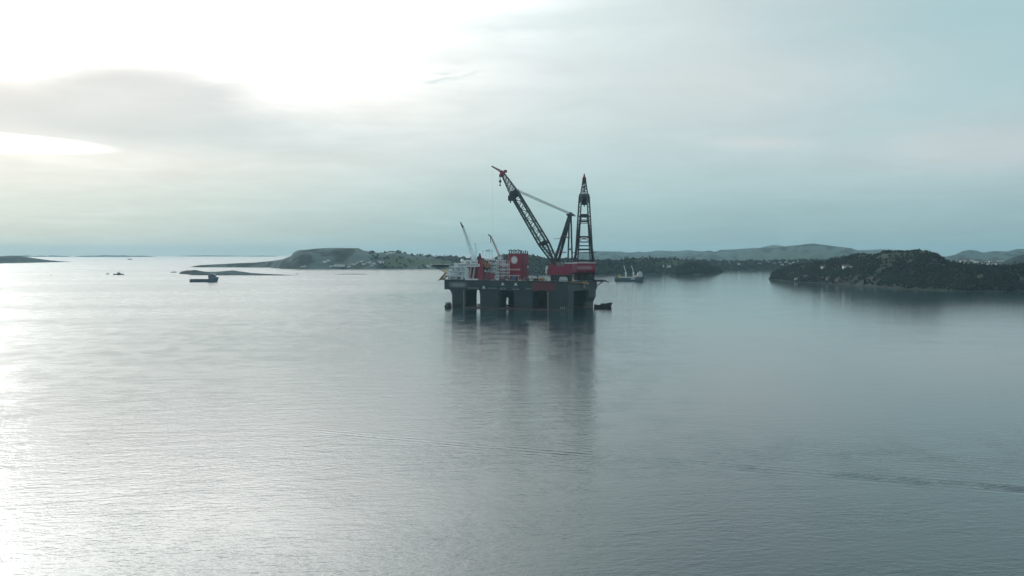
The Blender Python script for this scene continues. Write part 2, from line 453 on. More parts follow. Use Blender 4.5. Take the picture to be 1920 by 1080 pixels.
class Land:
    """one island or hill range: shoreline (px, y) and skyline (px, y) as seen, built as a real height field with its own depth"""
    def __init__(s, name, label, base, top, depth, back, nx, seed, rough=0.10, cover='forest', fields=(), rocks=(), jag=0.0, amax=None):
        bx, by = zip(*base); tx, ty = zip(*top)
        X = np.linspace(bx[0], bx[-1], nx)
        yb = np.interp(X, bx, by); yt = np.interp(X, tx, ty)
        Df = F * CAMH / (yb - Y0)
        Df = Df * (1 + 0.012 * (fbm(X * 0.05, X * 0 + seed, 4, seed) - 0.5))
        z0 = np.maximum(CAMH + (Y0 - yt) / F * Df, 0.5)
        cd = np.minimum(depth, 4.0 * z0 + 20)
        k = np.ones(9) / 9; cd = np.convolve(np.pad(cd, 4, mode='edge'), k, 'valid')
        Dc = Df + cd
        zc = np.maximum(CAMH + (Y0 - yt) / F * Dc, 0.4)
        zc = zc * (1 + jag * (fbm(X * 0.35, X * 0 + 3.3, 4, seed + 5) - 0.5))
        nf, nb = 46, 12
        T = np.concatenate([[-0.04], np.linspace(0, 1, nf), 1 + np.linspace(0, 1, nb)[1:]])
        V = np.zeros((len(T), nx, 3))
        for i, t in enumerate(T):
            if t < 0: D = Df + t * cd - 4; Z = np.full(nx, -3.0)
            elif t <= 1:
                D = Df + t * cd
                prof = 0.62 * np.sin(t * PI / 2) ** 1.15 + 0.38 * (t * t * (3 - 2 * t))
                Z = zc * prof
                nse = fbm(X * D / F / (0.25 * depth) + seed, D / (0.25 * depth), 5, seed) - 0.5
                Z = Z + nse * rough * 4.0 * t * (1 - t) * zc + min(1, t * 12) * np.minimum(2.5, zc * 0.3)
            else:
                q = t - 1; D = Dc + q * back; Z = zc * np.cos(q * PI / 2) ** 1.2 + np.minimum(2.5, zc * 0.3) - q * 6
            V[i, :, 0] = (X - CX) / F * D; V[i, :, 1] = D; V[i, :, 2] = Z
        # skyline must not be overtopped by the slope in front of it
        app = (V[..., 2] - CAMH) / V[..., 1]; lim = (zc + 1.0 - CAMH) / Dc
        over = (app > lim[None, :]) & (T[:, None] > 0) & (T[:, None] < 1)
        V[..., 2] = np.where(over, CAMH + lim[None, :] * V[..., 1] - 0.3, V[..., 2])
        s.X, s.T, s.V, s.nx, s.depth, s.zc, s.Df = X, T, V, nx, depth, zc, Df
        # land cover
        px = np.broadcast_to(X[None, :], V.shape[:2]); tt = np.broadcast_to(T[:, None], V.shape[:2])
        f1 = fbm(V[..., 0] / 90 + seed, V[..., 1] / 110, 5, seed + 2); f2 = fbm(V[..., 0] / 35, V[..., 1] / 35 + seed, 4, seed + 9)
        HT = HEATH if cover == 'forest' else np.array((0.078, 0.124, 0.124))  # 'heath' lands: pale blue of distant haze mixed into the ground colour
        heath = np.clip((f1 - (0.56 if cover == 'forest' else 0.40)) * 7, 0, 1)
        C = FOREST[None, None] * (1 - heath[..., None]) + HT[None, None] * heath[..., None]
        r = np.clip((f2 - 0.60) * 6, 0, 1) * (0.35 if cover == 'forest' else 0.5)
        shore = ((tt > -0.1) & (tt < 0.035)).astype(float) * (0.55 if cover == 'heath' else 0.08)
        s.fieldmask = np.zeros(V.shape[:2])
        for (x0, x1, t0, t1, w) in fields:
            mk = np.clip((px - x0) / 12, 0, 1) * np.clip((x1 - px) / 12, 0, 1) * np.clip((tt - t0) / .06, 0, 1) * np.clip((t1 - tt) / .06, 0, 1)
            mk = np.clip(mk * 1.6 - np.clip((f2 - 0.5) * 4, 0, 1), 0, 1) * w
            s.fieldmask = np.maximum(s.fieldmask, mk)
        C = C * (1 - s.fieldmask[..., None]) + FIELD[None, None] * s.fieldmask[..., None]
        for (x0, x1, t0, t1, w) in rocks:
            mk = ((px > x0) & (px < x1) & (tt > t0) & (tt < t1)) * w; r = np.maximum(r, mk * np.clip((f2 - 0.42) * 6, 0, 1))
        s.rockmask = r.copy()
        r = np.maximum(r, shore)
        C = C * (1 - r[..., None]) + ROCK[None, None] * r[..., None]
        s.heath = heath
        nr = len(T); idx = np.arange(nr * nx).reshape(nr, nx)
        Q = np.stack([idx[:-1, :-1], idx[:-1, 1:], idx[1:, 1:], idx[1:, :-1]], -1).reshape(-1, 4)
        s.ob = mesh_np(name, V.reshape(-1, 3), Q, M['land'], colors=C.reshape(-1, 3))
        tag(s.ob, label, kind='structure')
    def on(s, px, t):
        """point of the ground at photo column px and slope fraction t (0 shore, 1 crest)"""
        i = np.clip(np.interp(px, s.X, np.arange(s.nx)), 0, s.nx - 1.001); j = np.clip(np.interp(t, s.T, np.arange(len(s.T))), 0, len(s.T) - 1.001)
        i0 = np.floor(i).astype(int); j0 = np.floor(j).astype(int); a = (i - i0)[..., None]; b = (j - j0)[..., None]
        V = s.V
        return (V[j0, i0] * (1 - a) + V[j0, i0 + 1] * a) * (1 - b) + (V[j0 + 1, i0] * (1 - a) + V[j0 + 1, i0 + 1] * a) * b
    def mask(s, px, t):
        i = np.clip(np.round(np.interp(px, s.X, np.arange(s.nx))).astype(int), 0, s.nx - 1); j = np.clip(np.round(np.interp(t, s.T, np.arange(len(s.T)))).astype(int), 0, len(s.T) - 1)
        return np.maximum(s.fieldmask[j, i], np.clip(s.rockmask[j, i] * 1.6, 0, 1)), s.heath[j, i]

def ico():
    bm = bmesh.new(); bmesh.ops.create_icosphere(bm, subdivisions=1, radius=1.0)
    V = np.array([v.co[:] for v in bm.verts]); Fc = np.array([[v.index for v in f.verts] for f in bm.faces]); bm.free()
    return V, Fc
ICO_V, ICO_F = ico()

def woodland(name, label, land, x0, x1, t0, t1, n, size, seed, spiky=0.35, fade=0.75):
    """tree crowns over a slope, each a ragged clump of its own size and green; reads as one mass from here"""
    g = np.random.default_rng(seed)
    px = g.uniform(x0, x1, n); t = g.uniform(t0, t1, n) ** 0.9
    fm, hm = land.mask(px, t); keep = (g.uniform(0, 1, n) > fm * 0.97) & (g.uniform(0, 1, n) > hm * fade)
    px, t = px[keep], t[keep]; P = land.on(px, t); keep = P[:, 2] > 2.0; P = P[keep]; n = len(P)
    r = size * g.uniform(0.55, 1.25, n); hgt = r * g.uniform(0.75, 1.5, n)
    nv = len(ICO_V)
    jit = 1 + g.uniform(-spiky, spiky, (n, nv))
    V = ICO_V[None] * jit[..., None]
    a = g.uniform(0, 2 * PI, n); ca, sa = np.cos(a)[:, None], np.sin(a)[:, None]
    vx = V[..., 0] * ca - V[..., 1] * sa; vy = V[..., 0] * sa + V[..., 1] * ca; vz = V[..., 2]
    sp = np.clip((fbm(P[:, 0] / 60 + seed, P[:, 1] / 90, 4, seed) - 0.38) * 3.2, 0, 1)
    con = (g.uniform(0, 1, n) < 0.06 + 0.25 * (sp < 0.35))[:, None]
    tp_ = np.where(con, np.clip(0.95 - 0.42 * (vz + 1), 0.08, 1), 1.0); hk = np.where(con, 1.3, 1.0) * hgt[:, None]
    W = np.stack([P[:, 0, None] + vx * tp_ * r[:, None], P[:, 1, None] + vy * tp_ * r[:, None], P[:, 2, None] + (vz * 0.8 + 0.45) * hk], -1)
    Fc = (ICO_F[None] + (np.arange(n) * nv)[:, None, None]).reshape(-1, 3)
    k = (0.35 * g.uniform(0, 1, n) + 0.75 * sp)[:, None]; c = np.array((0.007, 0.015, 0.014))[None] * (1 - k) + np.array((0.017, 0.028, 0.020))[None] * k
    C = np.repeat(c[:, None], nv, 1).reshape(-1, 3)
    o = mesh_np(name, W.reshape(-1, 3), Fc, M['leaf'], colors=C, smooth=False)
    return tag(o, label, 'woodland', kind='stuff')

# far hills and islands, from the back to the front
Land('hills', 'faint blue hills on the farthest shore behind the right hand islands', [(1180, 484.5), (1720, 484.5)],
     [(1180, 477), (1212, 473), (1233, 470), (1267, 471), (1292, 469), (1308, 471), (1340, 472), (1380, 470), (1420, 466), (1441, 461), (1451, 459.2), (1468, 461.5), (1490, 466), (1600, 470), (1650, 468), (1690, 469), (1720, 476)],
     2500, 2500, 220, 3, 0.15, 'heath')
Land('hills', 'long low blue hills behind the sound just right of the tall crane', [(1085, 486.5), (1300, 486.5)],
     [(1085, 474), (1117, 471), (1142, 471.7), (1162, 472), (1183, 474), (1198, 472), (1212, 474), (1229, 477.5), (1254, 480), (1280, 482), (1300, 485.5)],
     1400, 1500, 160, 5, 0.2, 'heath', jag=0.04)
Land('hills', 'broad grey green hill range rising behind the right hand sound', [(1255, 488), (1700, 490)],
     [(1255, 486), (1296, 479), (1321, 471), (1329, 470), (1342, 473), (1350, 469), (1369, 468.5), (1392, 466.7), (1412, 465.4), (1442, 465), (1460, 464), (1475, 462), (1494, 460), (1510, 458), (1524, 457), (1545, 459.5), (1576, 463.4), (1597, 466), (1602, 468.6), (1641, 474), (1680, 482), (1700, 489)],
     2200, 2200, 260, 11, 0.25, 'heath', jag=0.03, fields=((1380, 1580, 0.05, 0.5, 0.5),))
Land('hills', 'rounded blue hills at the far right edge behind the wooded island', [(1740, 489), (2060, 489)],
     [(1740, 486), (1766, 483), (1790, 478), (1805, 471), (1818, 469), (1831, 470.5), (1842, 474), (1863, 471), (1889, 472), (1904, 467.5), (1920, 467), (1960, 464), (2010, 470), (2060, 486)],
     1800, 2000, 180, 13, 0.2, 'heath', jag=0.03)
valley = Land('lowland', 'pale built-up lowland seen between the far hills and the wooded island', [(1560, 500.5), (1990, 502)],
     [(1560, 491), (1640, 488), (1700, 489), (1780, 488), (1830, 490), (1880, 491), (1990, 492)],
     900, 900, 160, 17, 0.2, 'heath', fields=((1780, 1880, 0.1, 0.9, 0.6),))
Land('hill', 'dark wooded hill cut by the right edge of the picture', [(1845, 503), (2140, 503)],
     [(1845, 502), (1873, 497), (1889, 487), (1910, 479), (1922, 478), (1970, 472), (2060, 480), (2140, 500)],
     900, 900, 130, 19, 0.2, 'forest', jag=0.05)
for (x0, x1, yb, yt, lb) in ((30, 135, 481.6, 478.7, 'low skerries on the horizon beyond the left headland'), (138, 292, 481.8, 478.4, 'thin chain of far islets along the bright left horizon'), (330, 520, 480.9, 478.8, 'faintest sliver of land on the horizon left of the flat-topped island')):
    xs = np.linspace(x0, x1, 14); hh = [yb - 0.2] + [yb - (yb - yt) * q for q in RNG.uniform(0.35, 1.0, 12)] + [yb - 0.2]
    Land('islet', lb, [(x0, yb), (x1, yb)], list(zip(xs, hh)), 900, 900, 90, int(x0), 0.1, 'heath')
Land('island', 'low grey headland running out of the left edge of the picture', [(-260, 496), (0, 494), (60, 492.6), (132, 491.0)],
     [(-260, 470), (-120, 474), (0, 481), (20, 480), (35, 480), (48, 482), (60, 484), (90, 488), (110, 489.8), (132, 490.7)],
     700, 700, 150, 23, 0.15, 'forest', jag=0.03)
flat_top = Land('island', 'long island with a flat-topped hill and low point left of the rig', [(356, 501), (500, 501.5), (530, 504), (560, 505), (700, 505), (860, 504.5), (960, 505), (1010, 506)],
     [(356, 500.6), (375, 497.8), (400, 496.5), (450, 494), (480, 493), (510, 490), (530, 487), (546, 481), (551, 474), (560, 470), (575, 469), (590, 467.2), (610, 466), (630, 465.5), (650, 466), (672, 466), (682, 470.5), (695, 473), (710, 475), (730, 473.5), (745, 473), (755, 475), (775, 479), (800, 480), (815, 482), (840, 481), (860, 484), (900, 486), (950, 488), (1010, 505)],
     560, 600, 340, 29, 0.22, 'heath', fields=((715, 850, 0.12, 0.62, 0.9), (640, 700, 0.05, 0.2, 0.6), (575, 690, 0.86, 1.05, 0.35)), jag=0.02)
mainland = Land('mainland', 'wooded low mainland behind the rig and the cargo ship', [(905, 514), (990, 514), (1118, 516), (1150, 514.2), (1235, 513), (1262, 508.5), (1350, 505.5), (1440, 505.8), (1500, 506), (1640, 508)],
     [(905, 497), (926, 485), (935, 480), (945, 477.5), (965, 477), (992, 478.5), (1010, 482), (1024, 485), (1040, 486.5), (1062, 484), (1085, 487), (1118, 488.5), (1170, 488.3), (1200, 487), (1246, 487), (1287, 488.5), (1320, 491), (1345, 491), (1365, 492), (1400, 491), (1440, 491), (1490, 489), (1560, 490), (1640, 493)],
     700, 600, 330, 31, 0.18, 'forest', jag=0.03, fields=((1172, 1290, 0.35, 0.95, 0.75), (1290, 1420, 0.4, 0.9, 0.35)))
islet = Land('islet', 'small dark wooded islet between the cargo ship and the right island', [(1243, 513.4), (1267, 516.4), (1300, 516.2), (1335, 513.4), (1358, 510)],
     [(1243, 513), (1254, 509), (1263, 505), (1273, 500.5), (1287, 495.8), (1308, 495.3), (1325, 497), (1340, 503), (1352, 508.5), (1358, 509.8)],
     170, 170, 110, 37, 0.2, 'forest', jag=0.06)
for args in (([(335, 513.2), (350, 514), (360, 515.5), (395, 516.2), (450, 516.2), (520, 516.4), (556, 516.0)],
              [(335, 513), (339, 510.2), (350, 508.2), (358, 508), (367, 507.3), (375, 509), (385, 510.6), (398, 511), (410, 510.4), (437, 508), (450, 510), (470, 512.6), (500, 514.2), (556, 515.8)], 'low rocky skerry behind the anchored supply ship', 41),
             ([(319, 511.0), (332, 511.0)], [(319, 510.8), (324, 509.4), (329, 509.6), (332, 510.8)], 'tiny bare rock off the left tip of the low skerry', 43),
             ([(628, 514.4), (690, 514.4)], [(628, 514.2), (650, 513.6), (672, 513.5), (690, 514.2)], 'barely awash reef in front of the flat-topped island', 45)):
    Land('skerry', args[2], args[0], args[1], 90, 90, 120, args[3], 0.1, 'heath', jag=0.05)
near = Land('island', 'dark wooded island with rounded hills at the right, nearest land', [(1441, 524.2), (1493, 528.5), (1537, 531), (1610, 536), (1675, 541), (1732, 544), (1811, 546.6), (1880, 547), (1990, 545), (2200, 545)],
     [(1441, 523), (1448, 514), (1454, 510), (1467, 505), (1495, 498), (1524, 496), (1547, 494.4), (1556, 488.5), (1576, 485.5), (1592, 482.7), (1602, 478.8), (1618, 478), (1639, 480), (1649, 478), (1654, 473.5), (1670, 473), (1701, 473.5), (1717, 471), (1732, 472), (1748, 475), (1758, 480), (1769, 488), (1782, 494.6), (1805, 497.5), (1837, 500), (1863, 501.5), (1894, 501.5), (1915, 498), (1940, 492), (2000, 488), (2100, 492), (2200, 520)],
     430, 450, 420, 47, 0.25, 'forest', jag=0.015, fields=((1545, 1606, 0.72, 0.98, 0.55), (1755, 1800, 0.60, 0.80, 0.5)), rocks=((1490, 1660, 0.02, 0.28, 0.6), (1640, 1740, 0.0, 0.12, 0.4), (1740, 1830, 0.50, 0.75, 0.5), (1800, 1990, 0.05, 0.5, 0.4), (1640, 1740, 0.7, 0.97, 0.5)))

woodland('woodland', 'dense dark trees covering the near right island', near, 1446, 2180, 0.015, 0.985, 14000, 3.2, 101, 0.30, 0.80)
woodland('woodland', 'dense dark trees covering the small islet', islet, 1247, 1354, 0.03, 1.0, 1800, 4.6, 102)
woodland('woodland', 'dark spruce wood along the mainland shore behind the rig', mainland, 910, 1240, 0.02, 0.75, 3600, 6.0, 103, 0.3, 0.3)
woodland('woodland', 'scattered tree clumps on the low mainland right of the cargo ship', mainland, 1170, 1630, 0.03, 1.0, 1900, 6.5, 104)
woodland('woodland', 'hedges and tree clumps on the flat-topped island', flat_top, 690, 905, 0.03, 1.0, 1000, 6.0, 105, 0.35, 0.9)

# ------------------------------------------------------------------ haze
hz = MB().box(-31000, 31000, -31000, 31000, -5.0, 262.0)
hm = bpy.data.materials.new('haze_air'); hm.use_nodes = True; ht = hm.node_tree; ht.nodes.clear()
pv = ht.nodes.new('ShaderNodeVolumePrincipled'); pv.inputs['Color'].default_value = (0.56, 0.87, 1.0, 1); pv.inputs['Density'].default_value = 3.5e-5
pv.inputs['Anisotropy'].default_value = 0.25
ho = ht.nodes.new('ShaderNodeOutputMaterial'); ht.links.new(pv.outputs[0], ho.inputs['Volume'])
tag(hz.build('haze', hm), kind='stuff')

# ------------------------------------------------------------------ crane vessel
TH = R(27.0); CT, ST = math.cos(TH), math.sin(TH)
K0 = (80.0, 1423.0)                                     # its stern corner nearest to us
vessel = empty('crane_vessel', (K0[0], K0[1], 0), PI - TH)
tag(vessel, 'huge dark semi-submersible crane vessel on columns with red houses and two tall lattice cranes', 'crane vessel')
# ship frame: u metres forward from the stern, v metres away from us across the deck; local coordinates are (u, -v, z)
def UU(px, v):
    k = (px - CX) / F; return (K0[0] + ST * v - k * (K0[1] + CT * v)) / (CT + ST * k)
def ZZ(y, u, v): return CAMH + (Y0 - y) / F * (K0[1] + ST * u + CT * v)
def ship_world(u, v, z): return Vector((K0[0] - CT * u + ST * v, K0[1] + ST * u + CT * v, z))
def L(u, v, z): return (u, -v, z)
def pbox(mb, x0, x1, y0, y1, v0, v1):
    """box on the ship by what its near face covers in the photo"""
    ua, ub = UU(x0, v0), UU(x1, v0); um = (ua + ub) / 2
    return mb.box(ua, ub, -v0, -v1, ZZ(y1, um, v0), ZZ(y0, um, v0))
def P(px, y, v):
    u = UU(px, v); return L(u, v, ZZ(y, u, v))
DECK = 42.0
LEN, WID = 206.5, 113.0

def octo(u0, u1, v0, v1, c):
    return [(u0 + c, -v0), (u0, -v0 - c), (u0, -v1 + c), (u0 + c, -v1), (u1 - c, -v1), (u1, -v1 + c), (u1, -v0 - c), (u1 - c, -v0)]
def column(u0, u1, v0, v1, fu0=0, fu1=0, taper0=0, taper1=0):
    """octagonal column; fu0/fu1 flare the stern and bow faces out under the deck, taper pulls them in at the water"""
    rings = []
    for z, k, q in ((-2.0, 0, 1), (9.0, 0, 0.9), (16.0, 0, 0.1), (20.5, 0.05, 0), (24.5, 0.4, 0), (28.6, 1.0, 0)):
        rings.append([(x, y, z) for x, y in octo(u0 - fu0 * k + taper0 * q, u1 + fu1 * k - taper1 * q, v0, v1, 3.0)])
    return MB().loft(rings).build('column', M['column'], vessel)
for (u0, u1, d, f0, f1, t0, t1) in ((0.4, 34, 26, 0, 2, 0, 0), (57.2, 88.9, 26, 2, 2, 0, 1), (110.3, 145.8, 26, 2, 2, 1, 0), (170, 195.3, 39.5, 1.5, 5.5, 0, 0)):
    column(u0, u1, 0.4, d, f0, f1, t0, t1)
for (u0, u1, f0, f1, t0, t1) in ((0.4, 34, 0, 2, 4.5, 0), (62, 92, 2, 2, 0, 0), (105, 138.6, 2, 2, 0, 0), (160, 186, 1.5, 1.5, 0, 0)):
    column(u0, u1, 80, WID - 0.6, f0, f1, t0, t1)
for v0, v1 in ((1.5, 30), (80, WID - 2)):
    MB().loft([[(x, y, z) for x, y in octo(3, 200, v0, v1, 8)] for z in (-2.0, 1.7)]).build('pontoon', M['boot'], vessel)
MB().box(138.7, 159.9, -93, -99, 12.5, 28.5).build('brace', M['hull_dark'], vessel)
MB().box(34.2, 61.8, -93, -99, 10.0, 28.5).build('brace', M['hull_dark'], vessel)
dk_ = MB().loft([[(x, y, z) for x, y in ((0, 0), (0, -WID), (LEN, -WID), (LEN, 0))] for z in (28.6, DECK)])
deck_box = dk_.build('deck_box', M['hull'], vessel)
rim = MB()
rim.box(-0.5, LEN + 0.5, 0.35, -0.4, 27.9, 28.6); rim.box(-0.5, LEN + 0.5, 0.35, -0.4, DECK, DECK + 0.7)
rim.box(-0.5, 0.0, -0.4, -WID, 27.9, 28.6); rim.box(-0.5, 0.0, -0.4, -WID, DECK, DECK + 0.7)
rim.build('rim', M['hull_dark'], deck_box)
pl = MB()
for u in range(12, 206, 12): pl.box(u - 0.12, u + 0.12, 0.18, -0.05, 29.0, 41.8)
pl.build('plate_seam', M['hull_dark'], deck_box)
MB().box(1, LEN - 1, -1, -WID + 1, DECK + 0.02, DECK + 0.12).build('deck_plating', M['deckgreen'], deck_box)
rail = MB()
for u in np.arange(2, LEN, 4.0): rail.bar((u, 0.1, DECK + .7), (u, 0.1, DECK + 2.0), 0.14)
for z in (1.35, 2.0): rail.bar((0, 0.1, DECK + z), (LEN, 0.1, DECK + z), 0.12)
rail.build('railing', M['grey'], deck_box)
# pale fender strips down two columns
for px in (870.0, 1027.5):
    u = UU(px, 0); MB().box(u - 0.8, u + 0.8, 0.9, -0.38, -1.0, 27.0).build('fender', M['timber'], vessel)
# mooring fittings on the near face: rounded pale housings and the small frames under them
for (px, y, fr) in ((943, 532.5, 1), (967.5, 533, 1), (907.5, 538.5, 0)):
    u = UU(px, 0); z = ZZ(y, u, 0)
    b_ = MB().ball((u, 0.6, z), 2.1, 10, 6, 0.9); b_.box(u - 3.2, u + 3.2, 0.9, 0.0, z - 2.3, z - 1.7)
    o = b_.build('fairlead', M['white'], vessel, True)
    if fr:
        zb = z - 7.6; g_ = MB()
        g_.bar((u - 5.5, 0.7, zb), (u + 5.5, 0.7, zb), 0.8); g_.bar((u - 5.0, 0.7, zb), (u - 1, 0.7, zb + 2.8), 0.45); g_.bar((u + 5.0, 0.7, zb), (u + 1, 0.7, zb + 2.8), 0.45)
        g_.build('bracket', M['grey'], o)
for (xa, xb, y) in ((878, 898, 540), (915, 932, 540.5), (986, 996, 541.5)):
    g_ = MB(); ua, ub = UU(xa, 0), UU(xb, 0); z = ZZ(y, ua, 0)
    g_.box(ua, ub, 0.9, 0.0, z - 0.35, z + 0.25)
    for u in np.arange(min(ua, ub), max(ua, ub), 3.0): g_.bar((u, 0.8, z), (u + 1.6, 0.8, z + 1.6), 0.3)
    g_.build('walkway', M['grey'], vessel)
# three small pale draught plates low on the near stern column
for px in (1052, 1055.5, 1059): 
    u = UU(px, 0); MB().box(u - 0.5, u + 0.5, 0.55, 0.35, 2.6, 5.8).build('draught_mark', M['grey'], vessel)
# dark red panel on the side, faded names
ua, ub = UU(997, 0), UU(1043, 0); MB().box(ua, ub, 0.14, 0.0, 29.2, 40.6).build('side_panel', M['maroon'], vessel)
def plate(name, mat, c, hw, hh, parent, rz=0.0, th=0.12):
    o = MB().box(-hw, hw, -th / 2, th / 2, -hh, hh).build(name, mat, parent); o.location = c; o.rotation_euler = (0, 0, rz); return o
u = UU(858.5, 0); plate('name_plate', M['plate_hull'], (u, 0.1, ZZ(534, u, 0)), 19.0, 5.8, vessel)

# --- accommodation block: stepped white decks over the bow
acc = empty('accommodation_block', (0, 0, 0), 0, vessel)
tiers = ((839.5, 936, 516.5, 525.8, 5, 74), (841, 936, 508, 516.5, 8, 72), (843.5, 934, 500.5, 508, 10, 68), (852, 932, 494, 500.5, 15, 62), (866, 929, 488.5, 494, 20, 56))
for i, (x0, x1, y0, y1, v0, v1) in enumerate(tiers):
    d_ = pbox(MB(), x0, x1, y0 + 0.8, y1, v0, v1); d_.build('deck_house', M['pale'], acc)
    pbox(MB(), x0 - 1.2, x1 + 0.6, y0, y0 + 0.9, v0 - 1.6, v1 + 1).build('deck_slab', M['white'], acc)
    ua, ub = UU(x0, v0), UU(x1, v0); w_ = MB(); um = (ua + ub) / 2
    for row in range(2 if i < 3 else 1):
        z = ZZ(y0 + 3.4 + row * 3.6, um, v0)
        for uu in np.arange(min(ua, ub) + 1.5, max(ua, ub) - 2, 2.6):
            if RNG.random() < 0.85: w_.box(uu, uu + 1.5, -v0 + 0.06, -v0 - 0.2, z - 0.55, z + 0.55)
    w_.build('window_row', M['glass'], acc)
    r_ = MB(); zt = ZZ(y0, um, v0)
    for uu in np.arange(min(ua, ub), max(ua, ub), 3.0): r_.bar((uu, -v0 + 1.3, zt), (uu, -v0 + 1.3, zt + 1.2), 0.12)
    for q in (0.6, 1.2): r_.bar((ua, -v0 + 1.3, zt + q), (ub, -v0 + 1.3, zt + q), 0.12)
    r_.build('railing', M['white'], acc)
# clutter on the block: vents, ladders, lockers
for (px, y, w, h, v, mm) in ((846, 522, 5, 4, 3, 'grey'), (853, 523.5, 6, 3, 3, 'pink'), (860, 522.5, 4, 5, 3, 'hull_dark'), (866, 521, 3, 7, 3, 'white'), (856, 498, 3, 3.5, 12, 'white'), (849, 505, 3, 4, 9, 'grey'), (862, 513, 6, 3, 7, 'grey'), (872, 491, 4, 4, 18, 'white'), (882, 492, 5, 4, 18, 'white'), (878, 494, 2.5, 2.5, 14, 'hull_dark'), (918, 492, 7, 3, 18, 'white'), (924, 486.5, 4, 4, 22, 'pale')):
    pbox(MB(), px - w / 2, px + w / 2, y - h / 2, y + h / 2, v, v + 4).build('locker', M[mm], acc)
o = MB().ball(P(866.5, 488.5, 30), 2.6, 12, 8).build('radome', M['white'], acc, True)
# open lifeboat bay with its two leaning ramps
bay = empty('lifeboat_bay', (0, 0, 0), 0, vessel)
pbox(MB(), 872.5, 895, 500.5, 523, 3.0, 3.6).build('back_wall', M['hull_dark'], bay)
f_ = MB(); pbox(f_, 871.5, 896, 498.0, 500.5, -0.5, 5); pbox(f_, 871.5, 896, 522.3, 525.8, -0.3, 5); pbox(f_, 871.5, 874.2, 500.5, 522.3, -0.4, 3.6)
f_.build('frame', M['white'], bay)
pbox(MB(), 874.4, 878.5, 502, 522.2, 0.4, 2.8).build('side_wall', M['pale'], bay)
for px in (880.0, 887.0):
    MB().bar(P(px, 522, 0.8), P(px + 3.6, 501, 0.8), 2.3, 2.3).build('ramp', M['pink'], bay)
for (px, w) in ((878.5, 3.0), (885, 2.6), (892.5, 3.0)): 
    pbox(MB(), px - w / 2, px + w / 2, 512, 521.5, 1.6, 2.6).build('locker', M['maroon'], bay)
# bow gear that hangs over the left end: rusty anchor rack with yellow frame
rack = empty('anchor_rack', (0, 0, 0), 0, vessel)
r_ = MB(); r_.bar(P(836, 512, 6), P(825.5, 524, 6), 3.4, 2.0); r_.bar(P(839, 516, 7), P(830, 524.5, 7), 2.4, 2.0); r_.bar(P(839, 524, 6), P(823, 524.5, 6), 1.0); r_.bar(P(826, 523, 6), P(821.5, 526.5, 6), 0.8)
r_.build('rack_beam', M['brown'], rack)
y_ = MB(); y_.bar(P(832, 505, 6), P(835, 515, 6), 0.6); y_.bar(P(838, 505, 6), P(835, 515, 6), 0.6); y_.bar(P(832, 505, 6), P(838, 505, 6), 0.6)
y_.build('rack_frame', M['yellow'], rack)
s_ = MB(); s_.bar(P(838, 525, 5), P(831, 515, 5), 0.5); s_.bar(P(820, 506, 8), P(831, 511, 8), 0.3); s_.bar(P(826, 505, 8), P(831, 511, 8), 0.3)
s_.build('stay', M['white'], rack)
# helideck on its truss beyond the bow
heli = empty('helideck', (0, 0, 0), 0, vessel)
v_h = 48; uc = UU(824.5, v_h); zc_ = ZZ(495.8, uc, v_h); rr = 14.5
MB().loft([[(uc + rr * math.cos(PI / 8 + i * PI / 4), -v_h + rr * math.sin(PI / 8 + i * PI / 4), z) for i in range(8)] for z in (zc_ - 2.8, zc_)]).build('landing_deck', M['hull_dark'], heli)
n_ = MB()
for i in range(8):
    a0, a1 = PI / 8 + i * PI / 4, PI / 8 + (i + 1) * PI / 4
    n_.bar((uc + (rr + 1.4) * math.cos(a0), -v_h + (rr + 1.4) * math.sin(a0), zc_ + 0.2), (uc + (rr + 1.4) * math.cos(a1), -v_h + (rr + 1.4) * math.sin(a1), zc_ + 0.2), 0.35)
n_.build('safety_net', M['white'], heli)
t_ = MB()
for dv in (-10, -4, 4, 10):
    t_.bar((uc + 12, -v_h + dv, zc_ - 4.2), (uc - 20, -v_h + dv, zc_ - 4.2), 0.6)
    for k in range(7):
        u0 = uc + 12 - k * 4.5; t_.bar((u0, -v_h + dv, zc_ - 4.2), (u0 - 2.25, -v_h + dv, zc_ - 2.8), 0.4); t_.bar((u0 - 2.25, -v_h + dv, zc_ - 2.8), (u0 - 4.5, -v_h + dv, zc_ - 4.2), 0.4)
    t_.bar((uc + 2, -v_h + dv, zc_ - 4.2), (LEN - 2, -v_h + dv, DECK), 0.7)
t_.build('truss', M['hull_dark'], heli)
MB().bar(P(800, 498, v_h), P(811, 502.5, v_h), 1.6, 3.0).build('access_ramp', M['pale'], heli)
# red tower with its white and orange gear
tower = empty('red_tower', (0, 0, 0), 0, vessel)
pbox(MB(), 895.6, 905.5, 488, 526.4, 1.0, 11).build('tower_body', M['red'], tower)
pbox(MB(), 905.6, 911.5, 489, 501, 3.0, 10).build('winch_house', M['red'], tower)
pbox(MB(), 905.6, 917, 511, 525.6, 2.0, 10).build('lower_house', M['maroon'], tower)
pbox(MB(), 917.1, 924.5, 513, 523.5, 2.2, 10).build('lower_house', M['red'], tower)
k_ = MB()
for (a, b2, w) in (((897.5, 488), (899.5, 475), .9), ((903, 488), (899.8, 475), .9), ((898, 484), (902, 484), .7), ((898.8, 480), (901.4, 480), .6), ((897.5, 488), (902, 484), .5), ((902, 484), (898.8, 480), .5)): k_.bar(P(*a, 5), P(*b2, 5), w * 1.5)
k_.build('mast_head', M['red'], tower)
pbox(MB(), 896.0, 898.5, 480.5, 489.5, 3, 6).build('ladder', M['hull_dark'], tower)
u = UU(897.9, 1.0); plate('emblem', M['white'], (u, -0.9, ZZ(497.2, u, 1)), 1.6, 2.1, tower)
